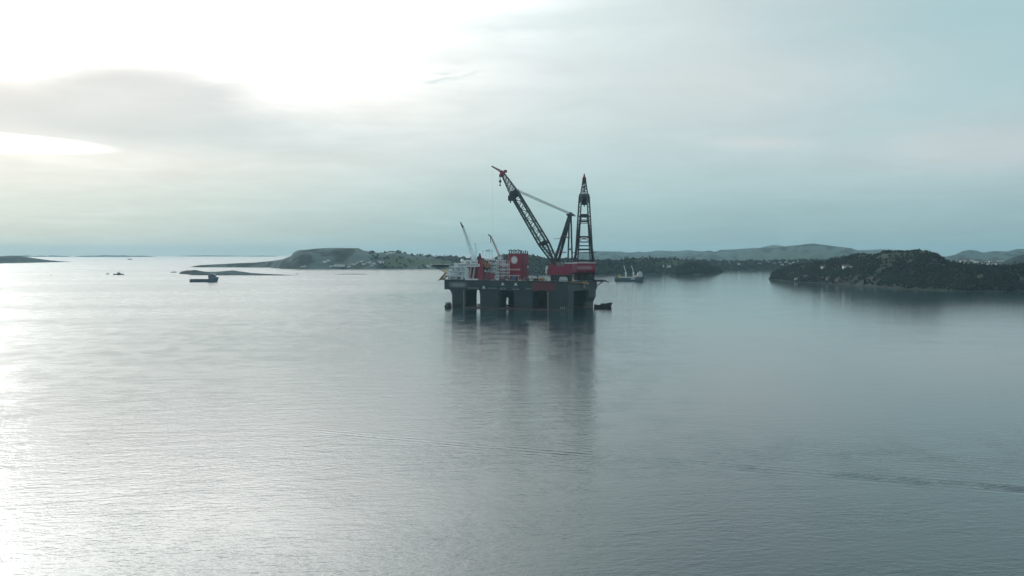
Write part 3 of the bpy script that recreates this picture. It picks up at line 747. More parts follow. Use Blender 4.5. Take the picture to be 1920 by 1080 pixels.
b_ = MB(); b_.bar(P(904, 491.5, 2), P(920, 499, 2), 2.4, 3.2); b_.bar(P(907, 497, 1.5), P(919.5, 503, 1.5), 1.8, 2.4); b_.bar(P(906, 487.5, 3), P(913, 494, 3), 1.4)
b_.build('crane_cradle', M['rust'], tower)
b_ = MB(); b_.bar(P(912.5, 505.5, 1.2), P(919.5, 501.5, 1.2), 2.4); b_.bar(P(912.5, 505.5, 1.2), P(909, 512, 2), 1.2)
b_.build('hydraulic_arm', M['hull_dark'], tower)
MB().bar(P(903.5, 487, 4), P(908, 484.5, 4), 1.6).build('jib', M['hull_dark'], tower)
pbox(MB(), 908.5, 911, 506.5, 509.5, 0.6, 3).build('hook', M['white'], tower)
# dark gangway lying over the block
MB().bar(P(913, 489.3, 12), P(929, 489.3, 12), 1.6, 1.6).build('gangway', M['hull_dark'], vessel)
# open stair tower, white and red tubes
st = empty('stair_tower', (0, 0, 0), 0, vessel)
w_, r_ = MB(), MB()
for v in (6, 14):
    for px in (931, 937, 943, 949, 955): (w_ if px in (931, 943, 955) else r_).bar(P(px, 526, v), P(px, 486 + (px - 931) * 0.1, v), 0.55)
    for y in (496.2, 505.5, 511, 517.2): w_.bar(P(930, y, v), P(956, y, v), 0.75)
    for y in (491, 501, 508, 514, 521): r_.bar(P(931, y, v), P(955, y, v), 0.55)
    for k, y in enumerate((491, 496, 501, 505.5, 511, 517)):
        a, b2 = (931, 943) if k % 2 else (943, 955); r_.bar(P(a, y, v), P(b2, y + 5, v), 0.5); w_.bar(P(b2, y, v), P(a, y + 5, v), 0.4)
w_.build('white_tubes', M['white'], st); r_.build('red_tubes', M['maroon'], st)
# antenna masts behind the block
for (px, yt, yb, w) in ((891.5, 456, 489, 1.6), (905.5, 469.5, 489, .8), (912, 468, 489, .8), (917.5, 467.5, 488, .8), (922.5, 469, 488, .8)):
    m_ = MB(); m_.bar(P(px - w * .6, yb, 40), P(px - w * .4, yt, 40), 0.35); m_.bar(P(px + w * .6, yb, 40), P(px + w * .4, yt, 40), 0.35)
    for y in np.arange(yt, yb, 3.0): m_.bar(P(px - w * .6, y, 40), P(px + w * .6, y + 3, 40), 0.28)
    m_.bar(P(px - 2.2, yt + 2, 40), P(px + 2.2, yt + 2, 40), 0.5); m_.bar(P(px, yt - 1.5, 40), P(px, yt, 40), 0.25)
    m_.build('antenna_mast', M['pale'], vessel)
MB().bar(P(911, 470, 40), P(919, 470, 40), 1.2, 2.5).build('antenna_frame', M['pale'], vessel)

def lattice(mb, A, B, up, wa, wb, ha, hb, n, chord, lace, mid=None, sides=(0, 1, 2, 3)):
    """four-chord truss from A to B; w across, h along the direction up, at both ends; mid=(s, w, h) adds a kink"""
    A, B, up = Vector(A), Vector(B), Vector(up); d = (B - A).normalized(); side = d.cross(up).normalized(); up = side.cross(d).normalized()
    def c(sv):
        if mid and mid[0] > 0:
            m = mid[0]; q = sv / m if sv < m else (sv - m) / (1 - m)
            w, h = ((wa + (mid[1] - wa) * q, ha + (mid[2] - ha) * q) if sv < m else (mid[1] + (wb - mid[1]) * q, mid[2] + (hb - mid[2]) * q))
        else: w, h = wa + (wb - wa) * sv, ha + (hb - ha) * sv
        p = A + (B - A) * sv
        return [p + side * w / 2 + up * h / 2, p - side * w / 2 + up * h / 2, p - side * w / 2 - up * h / 2, p + side * w / 2 - up * h / 2]
    cs = [c(i / n) for i in range(n + 1)]
    for i in range(n):
        for k in range(4):
            mb.bar(cs[i][k], cs[i + 1][k], chord)
            if k not in sides: continue
            j = (k + 1) % 4
            mb.bar(cs[i][k], cs[i + 1][j], lace) if (i + k) % 2 else mb.bar(cs[i][j], cs[i + 1][k], lace)
            mb.bar(cs[i + 1][k], cs[i + 1][j], lace)
    return cs

# two pale deck cranes at the bow
for (foot, tip, jib, wbase, lab, bend) in (((888.5, 484), (868.5, 427), (863.5, 416.5), 4.4, 'white lattice deck crane with the longer raised boom', 0), ((938, 484), (921, 444), (915.5, 439.5), 2.4, 'thinner reddish white deck crane left of the red funnel', 1)):
    v = 36 if not bend else 24
    cr = empty('deck_crane', (0, 0, 0), 0, vessel); cr['label'] = lab
    A, B, J = Vector(P(*foot, v)), Vector(P(*tip, v)), Vector(P(*jib, v))
    b_ = MB(); lattice(b_, A, B, (0, -1, 0), wbase, wbase * .45, wbase, wbase * .45, 12, 0.42 if not bend else .36, 0.26); b_.build('boom', M['pale'] if not bend else M['pink'], cr)
    j_ = MB(); lattice(j_, B, J, (0, -1, 0), wbase * .45, .5, wbase * .45, .5, 3, 0.55, 0.35); j_.build('jib', M['hull_dark'], cr)
    p_ = MB(); p_.cyl(A.x, A.y, DECK, A.z - 2, 2.6, 2.2, 14); p_.box(A.x - 3.5, A.x + 3, A.y - 3, A.y + 3, A.z - 2, A.z + 2.2); p_.build('pedestal', M['pale'], cr)
    g_ = MB(); gt = Vector((A.x - 6 * (0.5 if bend else 1), A.y, A.z + (14 if not bend else 8))); g_.bar(A + Vector((-2, 1.5, 2)), gt, 0.4); g_.bar(A + Vector((-2, -1.5, 2)), gt, 0.4); g_.bar(A + Vector((-6, 0, 2)), gt, 0.3); g_.build('gantry', M['pale'], cr)
    w_ = MB(); w_.bar(gt, B, 0.12); w_.bar(J, J - Vector((0, 0, 8 if bend else 4)), 0.12); w_.build('cable', M['wire'], cr)
    if bend: MB().bar(B + Vector((1, 0, 1)), B + Vector((0.6, 0, -9)), 0.9).build('hook_block', M['hull_dark'], cr)

# red funnel block with its exhausts
fun = empty('funnel_block', (0, 0, 0), 0, vessel)
v0, v1 = 20, 44; ua, ub = UU(952.3, v0), UU(978.4, v0); um = (ua + ub) / 2; zt, zb = ZZ(475.3, um, v0), DECK
MB().loft([[(x, y, z) for x, y in octo(min(ua, ub), max(ua, ub), v0, v1, 1.2)] for z in (zb, zt)]).build('casing', M['red'], fun)
g_ = MB(); ue = min(ua, ub)
g_.box(ue - 0.25, ue, -v0 - 2.5, -v0 - 5.5, zb, zt - 2); g_.box(ue - 0.25, ue, -v0 - 12, -v0 - 18, zb + 6, zb + 25); g_.build('louvre', M['maroon'], fun)
for k in range(11):
    px = 955.5 + k * 3.45 - (1.2 if k > 6 else 0); v = 24 + (k % 3) * 4; u = UU(px, v); h = 3.2 + 1.0 * (k % 2) + (1.2 if k < 7 else 0)
    e_ = MB(); e_.path([(u, -v, zt - 0.5), (u, -v, zt + h * .8), (u + .5, -v, zt + h)] + ([(u + 2.0, -v, zt + h + .3)] if k < 7 else [(u + .7, -v, zt + h + .5)]), 1.6, 8)
    e_.build('exhaust_pipe', M['rubber'], fun)
u = UU(964.3, v0); plate('emblem', M['disc'], (u, -v0 + .10, ZZ(487.5, u, v0)), 7.2, 7.2, fun)
pbox(MB(), 953.0, 975.3, 504.0, 506.6, v0 - .12, v0).build('stripe', M['cream'], fun)
b_ = MB(); pbox(b_, 951, 974, 516.6, 517.4, 13, 16)
for px in (952, 956, 960, 964, 968, 972): b_.bar(P(px, 526, 13.5), P(px, 514.5, 13.5), 0.35)
b_.build('platform', M['white'], fun)
pbox(MB(), 988.6, 990.4, 499, 502.5, 30, 31).build('lamp_box', M['white'], fun)

# --- the two big cranes
def make_crane(rz, c, lab, rear):
    cr = empty('heavy_crane', (c[0], -c[1], 52.0), rz, vessel); cr['label'] = lab
    h_ = MB(); h_.loft([[(-8, -14, z), (19, -12, z), (19, 12, z), (-8, 14, z)] for z in (0.3, 13.2)]); h_.build('front_house', M['red'], cr)
    h_ = MB(); h_.loft([[(-rear + 1, -17, 3.2), (-8.02, -17, -1), (-8.02, 17, -1), (-rear + 1, 17, 3.2)], [(-rear, -17.3, 8), (-8.02, -17.3, 8), (-8.02, 17.3, 8), (-rear, 17.3, 8)], [(-rear, -17.3, 16.6), (-8.02, -17.3, 16.6), (-8.02, 17.3, 16.6), (-rear, 17.3, 16.6)]])
    hs = h_.build('machinery_house', M['red'], cr)
    r_ = MB()
    for x, y in [(-rear + .4, yy) for yy in np.arange(-17, 17.1, 3.4)] + [(xx, s * 17) for xx in np.arange(-rear + 2, -8, 3.5) for s in (-1, 1)]: r_.bar((x, y, 16.6), (x, y, 18.0), 0.3)
    for z in (17.3, 18.0): r_.path([(-8.2, 17, z), (-rear + .4, 17, z), (-rear + .4, -17, z), (-8.2, -17, z)], 0.26, 4)
    r_.box(-rear - .1, -8, 17.2, 17.5, 16.3, 17.0); r_.box(-rear - .3, -rear, -17.3, 17.3, 16.3, 17.0)
    r_.build('railing', M['white'], hs)
    g_ = MB(); g_.box(19.02, 21.5, 8, 12, 2, 9); g_.box(17.5, 20.5, 12.2, 14, 8, 12.5); g_.build('operator_cab', M['white'], cr)
    g_ = MB(); g_.box(16, 24, 8, 13, 15.2, 16.0); g_.bar((14, 10, 13), (17, 11, 15.4), 0.8); g_.bar((23, 10.5, 16), (23, 10.5, 20), 0.3); g_.bar((16.2, 10.5, 16), (16.2, 10.5, 18), 0.3); g_.build('service_platform', M['hull_dark'], cr)
    # foot brackets and winch gear on the low house
    for s in (-1, 1):
        g_ = MB(); g_.loft([[(5, s * 11.6 - 1.4, 13.2), (15, s * 11.6 - 1.4, 13.2), (15, s * 11.6 + 1.4, 13.2), (5, s * 11.6 + 1.4, 13.2)], [(8, s * 11.6 - 1.2, 20.5), (12, s * 11.6 - 1.2, 20.5), (12, s * 11.6 + 1.2, 20.5), (8, s * 11.6 + 1.2, 20.5)]])
        g_.build('foot_bracket', M['red'], cr)
    g_ = MB(); g_.box(-4, 4, -6, 6, 13.2, 16.4); g_.bar((0, -7, 17), (0, 7, 17), 3.0, sides=10); g_.box(2, 6, 6, 10, 13.2, 18); g_.build('winch', M['grey'], cr)
    # A-frame: legs lean back from the boom foot, stays drop straight to the rear house
    top = Vector((-12.8, 0, 87.0)); a_ = MB()
    for s in (-1, 1):
        a_.bar((9.0, s * 14.2, 15), top + Vector((0, s * 5.2, 0)), 3.0, 3.6)
        a_.bar((-12.8, s * 15.6, 16.6), top + Vector((0, s * 5.6, 0)), 2.0, 2.0)
    def lv(q, k=0): return Vector((9.0, k * 14.2, 15)).lerp(top + Vector((0, k * 5.2, 0)), q)
    for q, w in ((0.30, 1.6), (0.58, 2.0), (0.90, 2.8)): a_.bar(lv(q, -1), lv(q, 1), w, w)
    for q0, q1 in ((0.48, 0.58),): a_.bar(lv(q0, -1), lv(q1, 1), 0.8); a_.bar(lv(q0, 1), lv(q1, -1), 0.8)
    for z0, q in ((19.0, 0.12), (36, 0.30)):
        k = (z0 - 16.6) / 70.4; ww = 15.6 + (5.6 - 15.6) * k
        a_.bar((-12.8, -ww, z0 + 1.2), (-12.8, ww, z0 + 1.2), 2.2 if z0 < 40 else 1.4)
    a_.build('a_frame', M['lattice'], cr)
    p_ = MB(); p_.box(top.x - 5, top.x + 4, -8.0, 8.0, 86.0, 88.6); p_.bar((top.x - 1, -6, 89.6), (top.x - 1, 6, 89.6), 3.0, sides=10); p_.box(top.x - 7.5, top.x - 5, -4, 4, 85.2, 86.2); p_.build('sheave_head', M['lattice'], cr)
    p_ = MB()
    for q, e in ((0.24, 18.0), (0.55, 12.8)):
        c0 = lv(q); p_.box(c0.x - 7.5, c0.x + 2, -e, e, c0.z - .6, c0.z + .5)
        for s in (-1, 1): p_.bar((c0.x - 7, s * e, c0.z + 1.6), (c0.x + 2, s * e, c0.z + 1.6), 0.25)
    c0 = lv(0.50); p_.box(c0.x, c0.x + 5.5, 5.5, 9.5, c0.z + 1, c0.z + 1.7); p_.bar((c0.x + 4, 8, c0.z + 1.6), (c0.x + 12, 8, c0.z + 1.4), 0.6)
    p_.build('walkway', M['maroon'], cr)
    # boom
    el_ = R(58.8); d = Vector((math.cos(el_), 0, math.sin(el_))); foot = Vector((10.0, 0, 18.5)); LB = 153.0
    upd = Vector((-math.sin(el_), 0, math.cos(el_)))
    j1 = foot + d * LB * 0.775; tip = foot + d * LB
    b_ = MB()
    # two long boxed girders side by side below the joint, each a truss, tied together by frames
    for s in (-1, 1):
        A = foot + Vector((0, s * 11.6, 0)); B = j1 + Vector((0, s * 6.2, 0))
        lattice(b_, A, B, upd, 4.2, 3.6, 3.0, 10.5, 14, 1.7, 0.75, (0.26, 4.2, 11.5), (0, 1))
    for q, w in ((0.27, 1.8), (0.62, 1.0), (0.97, 2.2)):
        p0 = foot + d * LB * 0.775 * q; w0 = 11.6 + (6.2 - 11.6) * q; hh = (3.0 + 8.0 * q / .26 if q < .26 else 11.0 - 1.0 * (q - .26) / .74) / 2
        for t in (-1, 1): b_.bar(p0 + Vector((0, -w0, 0)) + upd * hh * t, p0 + Vector((0, w0, 0)) + upd * hh * t, w)
        if q in (0.27, 0.97):
            for s in (-1, 1): b_.bar(p0 + Vector((0, s * w0, 0)) + upd * hh, p0 + Vector((0, s * w0, 0)) - upd * hh, 3.6)
    lattice(b_, j1, tip, upd, 12.8, 4.6, 11.5, 4.4, 11, 0.95, 0.5)
    b_.build('boom', M['lattice'], cr)
    k_ = MB(); k_.loft([[tuple(j1 + d * a + Vector((0, y, 0)) + upd * h) for (a, h, y) in ((-3.2, -6.2, yy), (2.6, -6.0, yy), (3.4, 6.6, yy), (-2.6, 6.6, yy))] for yy in (-8.2, 8.2)])
    k_.box(j1.x + 3.6, j1.x + 8.6, -4.5, 4.5, j1.z - 11.0, j1.z - 3.0); k_.bar((j1.x + 6, 0, j1.z - 11), (j1.x + 6, 0, j1.z - 14), 1.6)
    k_.build('boom_joint', M['lattice'], cr)
    k_ = MB(); k_.box(tip.x - 3, tip.x + 3.6, -3.2, 3.2, tip.z - 2.6, tip.z + 3.4); k_.box(tip.x - 6, tip.x - 2, -2.4, 2.4, tip.z + 1.5, tip.z + 5.2); k_.box(tip.x + 1, tip.x + 5, -2.5, 2.5, tip.z - 5, tip.z - 1); k_.build('boom_head', M['red'], cr)
    jd = Vector((math.cos(R(29)), 0, math.sin(R(29)))); je = tip + Vector((1, 0, 2.5)) + jd * 17
    j_ = MB(); lattice(j_, tip + Vector((1, 0, 2.5)), je - jd * 3, (0, 0, 1), 3.0, 1.6, 3.2, 1.3, 6, 0.75, 0.45); j_.build('jib', M['red'], cr)
    MB().bar(je - jd * 6, je + jd * 1.5, 1.7, 1.9).build('jib_head', M['hull_dark'], cr)
    c_ = MB()
    for y in (-1.0, 0, 1.0): c_.bar((tip.x + 4, y, tip.z - 4), (tip.x + 4, y, tip.z - 10), 0.3)
    k_ = MB(); k_.box(tip.x + 2.6, tip.x + 5.4, -1.6, 1.6, tip.z - 13, tip.z - 9.5); k_.bar((tip.x + 4, 0, tip.z - 13), (tip.x + 4, 0, tip.z - 16.5), 1.0); k_.bar((tip.x + 4, 0, tip.z - 16.2), (tip.x + 5.4, 0, tip.z - 17.2), 0.9); k_.box(tip.x + 3.3, tip.x + 4.7, -1.5, 1.5, tip.z - 18.4, tip.z - 16.5)
    k_.build('hook_block', M['hull_dark'], cr)
    for y in (-0.5, 0.5): c_.bar(tuple(je + Vector((0, y, 0))), (je.x, y, 4.0), 0.05)
    c_.build('hoist_cable', M['wire'], cr)
    p_ = MB()
    for y in (-5.4, -4.5, 4.5, 5.4):
        for dz_ in (-1.6, -0.8, 0.0, 0.8, 1.6): p_.bar(tuple(top + Vector((0, y, 2.0 + dz_))), tuple(j1 + upd * 6.5 + Vector((0, y, dz_ * 1.2))), 0.20)
    p_.build('pendant', M['wire'], cr)
    return cr
C1, C2 = (17.0, 17.0), (14.6, 96.0)
make_crane(R(12.0), C1, 'near heavy crane with its boom raised to the left over the deck', 19.5)
c2 = make_crane(R(85.8) - (PI - TH), C2, 'far heavy crane seen end on, its boom pointing away like a tower', 30.0)
plate('name_plate', M['plate_red'], (-30.15, 0, 9.6), 14.5, 4.0, c2, PI / 2)
for (c, r) in ((C1, 15.5), (C2, 15.5)):
    pd = MB(); pd.cyl(c[0], -c[1], DECK, 50.5, r, r, 28); p = pd.build('crane_pedestal', M['hull_dark'], vessel, False)
    s_ = MB(); s_.cyl(c[0], -c[1], 50.5, 52.2, r + 1.2, r + 1.2, 28); s_.build('slew_ring', M['hull_dark'], p)
    s_ = MB()
    for i in range(20):
        a = 2 * PI * i / 20; s_.box(c[0] + (r + .2) * math.cos(a) - .4, c[0] + (r + .2) * math.cos(a) + .4, -c[1] + (r + .2) * math.sin(a) - .4, -c[1] + (r + .2) * math.sin(a) + .4, DECK, 50.4)
    s_.build('stiffener', M['hull_dark'], p)
# stern gear: gangway slung along the stern, white pipes, outrigger platform
MB().bar((-2.0, 0, 42.6), (-2.0, -70, 37.2), 2.2, 1.4).build('gangway', M['brown'], vessel)
MB().bar((-2.6, -48, 40.2), (-2.6, -72, 37.6), 1.6, 2.2).build('gangway_boom', M['ochre'], vessel)
g_ = MB()
for (v, z0, z1) in ((58, 31, 42), (62, 33, 40), (66, 35, 43), (70, 31, 38)): g_.bar((-0.9, -v, z0), (-0.9, -v, z1), 0.9)
for (v, z) in ((56, 36), (57, 31), (55, 33.5)): g_.box(-2.2, -0.2, -v, -v - 3.5, z, z + 1.6)
g_.build('pipework', M['grey'], vessel)
op = empty('stern_platform', (0, 0, 0), 0, vessel)
MB().box(-15, -0.6, -101, -WID, 39.6, 42.6).build('platform_deck', M['hull_dark'], op)
g_ = MB(); g_.bar((-12, -108, 39.6), (-1, -108, 32), 0.7); g_.bar((-12, -103, 39.6), (-1, -103, 32), 0.7); g_.build('strut', M['hull_dark'], op)
g_ = MB(); g_.bar((-14, -107, 41.2), (-22, -108, 38.6), 1.3); g_.build('arm', M['brown'], op)
g_ = MB()
for x in (-14.5, -11, -7.5, -4): g_.bar((x, -101.2, 42.6), (x, -101.2, 44.0), 0.25)
g_.bar((-14.7, -101.2, 44), (-1, -101.2, 44), 0.25); g_.bar((-14.7, -101.2, 43.3), (-1, -101.2, 43.3), 0.2); g_.build('railing', M['brown'], op)

# small fittings crowding the near deck edge and the roofs, too small to tell apart
gcl = np.random.default_rng(5)
for mm, n in (('hull_dark', 60), ('grey', 40), ('maroon', 28), ('white', 34), ('brown', 18)):
    c_ = MB()
    for k in range(n):
        uu = gcl.uniform(40, 198); vv = gcl.uniform(1.5, 13); w, d_, h = gcl.uniform(.5, 2.6), gcl.uniform(.5, 1.6), gcl.uniform(.6, 3.2) * (1.0 if uu > 95 else .7)
        c_.box(uu - w, uu + w, -vv - d_, -vv + d_, DECK + .13, DECK + .13 + h)
        if k % 3 == 0: c_.bar((uu, -vv, DECK), (uu + gcl.uniform(-1, 1), -vv, DECK + gcl.uniform(3, 6)), 0.35)
        if k % 5 == 0: c_.bar((uu - 5, -vv + 1, DECK + h * .6), (uu + 5, -vv + 1, DECK + h * .6), 0.45)
    for k in range(n // 3):
        uu = gcl.uniform(108, 188); lv_ = int(gcl.integers(0, 3)); zt = ZZ(tiers[lv_][2], 150, tiers[lv_][4]); vv = tiers[lv_][4] + gcl.uniform(-0.8, 2.0)
        w, h = gcl.uniform(.4, 1.5), gcl.uniform(.6, 2.4); c_.box(uu - w, uu + w, -vv - .5, -vv + .5, zt, zt + h)
    c_.build('deck_clutter', M[mm], vessel)

# ------------------------------------------------------------------ things standing on the deck
def deck_thing(name, px, v, rz=0.0):
    u = UU(px, v); w = ship_world(u, v, DECK + 0.12); return empty(name, w, PI - TH + rz)
t = deck_thing('winch', 1015.5, 3); tag(t, 'yellow ochre winch on the deck between the funnel and near crane', 'winch')
b_ = MB(); b_.box(-4, 4, -2.2, 2.2, 0, 1.2); b_.box(-4, -2.4, -2, 2, 1.2, 4.8); b_.box(2.2, 4, -2, 2, 1.2, 4.4); b_.build('frame', M['ochre'], t)
MB().bar((-2.4, 0, 3.0), (2.2, 0, 3.0), 3.4, sides=12).build('drum', M['brown'], t)
MB().box(-1.5, 1.2, -2.0, -0.6, 4.9, 6.0).build('motor', M['yellow'], t)
t = deck_thing('deck_shed', 1056, -0.0 + 0.6); tag(t, 'white shed with dark bands in front of the near crane pedestal', 'shed')
b_ = MB(); b_.box(-6.4, 6.4, -1.4, 0.0, 0, 2.0); b_.box(-6.4, 6.4, -1.4, 0.0, 3.0, 4.8); b_.box(-5.2, 5.2, -1.4, 0.0, 5.7, 6.9); b_.build('wall', M['white'], t)
b_ = MB(); b_.box(-6.2, 6.2, -1.2, -0.1, 2.0, 3.0); b_.box(-5.2, 5.2, -1.2, -0.1, 4.8, 5.7); b_.build('window_band', M['glass'], t)
t = deck_thing('container', 964, 9); tag(t, 'blue container in front of the red funnel', 'container')
MB().box(-3.2, 3.2, -1.3, 1.3, 0.2, 6.6).build('box', M['blue'], t); 
for x in (-3.25, 3.0):
    for y in (-1.38, 1.2): MB().box(x, x + .25, y, y + .18, 0, 6.8).build('corner_post', M['navy'], t)
for (px, v, w, h, mm, lb) in ((996, 1.2, 2.6, 2.4, 'white', 'small white tank at the deck edge right of the funnel'), (933.5, 1.2, 1.8, 2.6, 'white', 'small white tank at the deck edge below the stair tower')):
    t = deck_thing('tank', px, v); tag(t, lb, 'tank')
    MB().bar((-w, 0, h * .55), (w, 0, h * .55), h, sides=12).build('shell', M[mm], t); MB().box(-w * .6, w * .6, -.7, .7, 0, .4).build('cradle', M['grey'], t)
t = deck_thing('pipe_stack', 1000, 8); tag(t, 'long stack of dark pipes lying on the deck beside the funnel', 'pipes')
for k in range(9): MB().bar((-13 + (k % 3), (k % 3) * 1.5, 0.8 + (k // 3) * 1.3), (12 - (k % 2), (k % 3) * 1.5, 0.8 + (k // 3) * 1.3), 1.4, sides=8).build('pipe', M['hull_dark'], t)
t = deck_thing('bollard', 1007.6, 6); tag(t, 'tall dark post standing at the end of the pipes', 'post')
MB().cyl(0, 0, 0, 7.5, 1.0, 0.8, 10).build('shaft', M['hull_dark'], t); MB().box(-1.4, 1.4, -1.2, 1.2, 7.5, 8.7).build('cap', M['hull_dark'], t)
t = deck_thing('locker', 1024.2, 1.6); tag(t, 'narrow pale cabinet left of the near crane pedestal', 'cabinet')
MB().box(-1.2, 1.2, -1.2, 1.2, 0, 7.2).build('body', M['white'], t); MB().box(-0.8, 0.8, 1.2, 1.3, 0.4, 3.0).build('door', M['grey'], t)
t = deck_thing('deck_machine', 943, 4); tag(t, 'dark red machinery under the stair tower', 'machinery')
MB().box(-5, 5, -2, 2, 0, 3.2).build('housing', M['maroon'], t); MB().bar((-4, 0, 3.6), (3, 0, 3.6), 1.6, sides=10).build('drum', M['grey'], t)
t = deck_thing('deck_machine', 983, 5); tag(t, 'low rusty brown machine on the deck below the funnel', 'machinery')
MB().box(-5, 6, -2, 2, 0, 1.8).build('housing', M['brown'], t); MB().box(-3, 0, -1.5, 1.5, 1.8, 3.2).build('hood', M['red'], t)

# ------------------------------------------------------------------ boats
def hull_mesh(LB, B, H, z0=-0.8, bow=0.22, sheer=0.0, stern_w=0.8, rake=0.0, n=14, bow_rise=0.0):
    """ship hull along +x (bow at +LB/2), deck height H with a raised bow"""
    rings = []
    mb = MB(); S = np.linspace(0, 1, n)
    secs = []
    for q in S:
        w = B / 2 * (stern_w + (1 - stern_w) * min(1, q / 0.2)) * (1 if q < 1 - bow else max(0.03, math.cos((q - 1 + bow) / bow * PI / 2) ** 0.75))
        top = H + sheer * (2 * q - 1) ** 2 + bow_rise * (1 / (1 + math.exp(-(q - 0.72) * 40)))
        x = -LB / 2 + LB * q
        xo = rake * max(0, (q - 1 + bow) / bow) ** 2
        secs.append([(x - xo * .8, -w * .55, z0), (x, -w * .92, H * .35), (x + xo, -w, top), (x + xo, w, top), (x, w * .92, H * .35), (x - xo * .8, w * .55, z0)])
    vs = [p for s_ in secs for p in s_]; fs = []
    for k in range(n - 1):
        for i in range(6):
            j = (i + 1) % 6; fs.append((k * 6 + i, k * 6 + j, (k + 1) * 6 + j, (k + 1) * 6 + i))
    fs += [tuple(range(5, -1, -1)), tuple((n - 1) * 6 + i for i in range(6))]
    return mb.add(vs, fs)

# cargo ship with two pale crane masts
p = at(1179.5, 526.8); t = empty('cargo_ship', p, R(3)); tag(t, 'dark blue cargo ship with two pale masts and white wheelhouse at its right end', 'ship')
hull_mesh(88, 15, 9.2, rake=3, bow=0.16, stern_w=0.9, bow_rise=3.4).build('hull', M['navy'], t)
MB().box(-28, 25, -6, 6, 9.3, 12.2).build('hatch_cover', M['hatch'], t)
s_ = MB(); s_.box(23, 39, -6.6, 6.6, 12.7, 18.5); s_.box(25.5, 39.5, -6.8, 6.8, 18.5, 22.5); s_.box(27, 39, -7.6, 7.6, 22.5, 25.6); s_.box(30, 36, -4, 4, 25.6, 28); sup = s_.build('wheelhouse', M['white'], t)
s_ = MB(); s_.box(26.9, 39.1, -7.7, -7.55, 23.4, 24.8); s_.box(24, 38, -6.7, -6.55, 14.8, 15.8); s_.box(26.4, 38.6, -6.9, -6.75, 19.8, 20.9); s_.build('window_band', M['glass'], sup)
MB().box(17, 23, -5, 5, 12.3, 17.5).build('deck_house', M['cream'], t)
f_ = MB(); f_.box(24, 28, 2, 5, 25.6, 33); f_.bar((33, 0, 28), (33, 0, 34), 0.7); f_.bar((31, 0, 32), (35, 0, 32), 0.4); f_.build('funnel', M['hull_dark'], t)
for (x, xt) in ((-9, -15), (14, 8)):
    m_ = MB(); m_.cyl(x, 4, 9, 26, 2.2, 1.8, 12); m_.bar((x, 4, 26), (xt, 4, 46), 1.9); m_.bar((x - 1, 4, 30), (xt, 4, 44), 0.7); m_.box(x - 2.6, x + 2.6, 2, 6, 22, 25.5); m_.build('crane_mast', M['pale'], t)
g_ = MB(); g_.box(-35, -28, -4, 4, 9.2, 14); g_.bar((-33, 0, 14), (-26, 0, 19), 1.6); g_.bar((-33, 0, 17), (-25, 0, 13), 1.3); g_.build('deck_gear', M['yellow'], t)
MB().box(-39, -35, -5, 5, 9.0, 18).build('stern_house', M['hull_dark'], t)
MB().box(4, 16, -7.72, -7.45, 5.2, 7.8).build('name_plate', M['white'], t)

# supply ship at the left with a long low deck
p = at(382.5, 528.6); t = empty('supply_ship', p, R(-2)); tag(t, 'blue grey supply ship with long low deck, anchored off the skerry', 'ship')
hull_mesh(80, 16, 7.4, rake=3.0, bow=0.2, stern_w=0.95, bow_rise=6.8).build('hull', M['slate'], t)
s_ = MB(); s_.box(14, 33, -7.4, 7.4, 11.0, 17.5); s_.box(15, 31.5, -7.8, 7.8, 17.5, 20.5); wh = s_.build('superstructure', M['slate'], t)
s_ = MB(); s_.loft([[(18, -7.6, 20.5), (32, -7.0, 20.5), (32, 7.0, 20.5), (18, 7.6, 20.5)], [(19, -6.6, 24), (29.5, -6, 24), (29.5, 6, 24), (19, 6.6, 24)]]); s_.build('wheelhouse', M['pale'], t)
MB().box(17.9, 32.1, -7.75, -7.6, 21.2, 22.9).build('window_band', M['glass'], t)
m_ = MB(); m_.bar((22, 0, 24), (22, 0, 33), 0.9); m_.bar((19.5, 0, 29), (24.5, 0, 29), 0.5); m_.ball((22, 0, 30.5), 1.0, 8, 5); m_.build('mast', M['grey'], t)
r_ = MB(); r_.box(-39, 13, -8.1, -7.7, 7.4, 8.6); r_.box(-39, 13, 7.7, 8.1, 7.4, 8.6); r_.build('cargo_rail', M['grey'], t)
MB().box(14, 33, -8.25, -8.05, 12.2, 13.0).build('stripe', M['grey'], t)

# tug moored off the stern, dark
p = Vector((137.0, 1490.0, 0)); t = empty('tugboat', p, R(4)); tag(t, 'black tugboat with raised bow lying off the right end of the rig', 'tugboat')
hull_mesh(25.5, 8, 5.2, rake=2.6, bow=0.3, stern_w=0.9, bow_rise=3.0, sheer=0.6).build('hull', M['rubber'], t)
MB().ball((12.6, 0, 0.6), 1.5, 10, 6, 0.7).build('bulb', M['rubber'], t)
s_ = MB(); s_.box(-3, 5, -2.6, 2.6, 5.2, 7.6); s_.build('deck_house', M['hull_dark'], t)
MB().box(-11.5, -9.8, -2.8, 2.8, 5.0, 6.4).build('winch', M['grey'], t)
m_ = MB(); m_.bar((2, 0, 7.6), (2, 0, 15.5), 0.28); m_.bar((1, 0, 13), (3, 0, 13), 0.2); m_.build('mast', M['grey'], t)
# work boat end-on at the left columns
p = Vector(((841 - CX) / F * 1502, 1502.0, 0)); t = empty('workboat', p, R(62)); tag(t, 'small dark workboat tied up at the left column of the rig', 'boat')
hull_mesh(15, 6.5, 4.6, bow=0.35, stern_w=0.9, bow_rise=0.8).build('hull', M['hull_dark'], t)
s_ = MB(); s_.box(-5, 3, -2.6, 2.6, 4.6, 8.6); s_.build('wheelhouse', M['hull_dark'], t); MB().box(-5.1, 3.1, -2.7, 2.7, 6.8, 7.8).build('window_band', M['grey'], t)
MB().bar((0, 0, 8.6), (0, 0, 11), 0.25).build('mast', M['grey'], t)

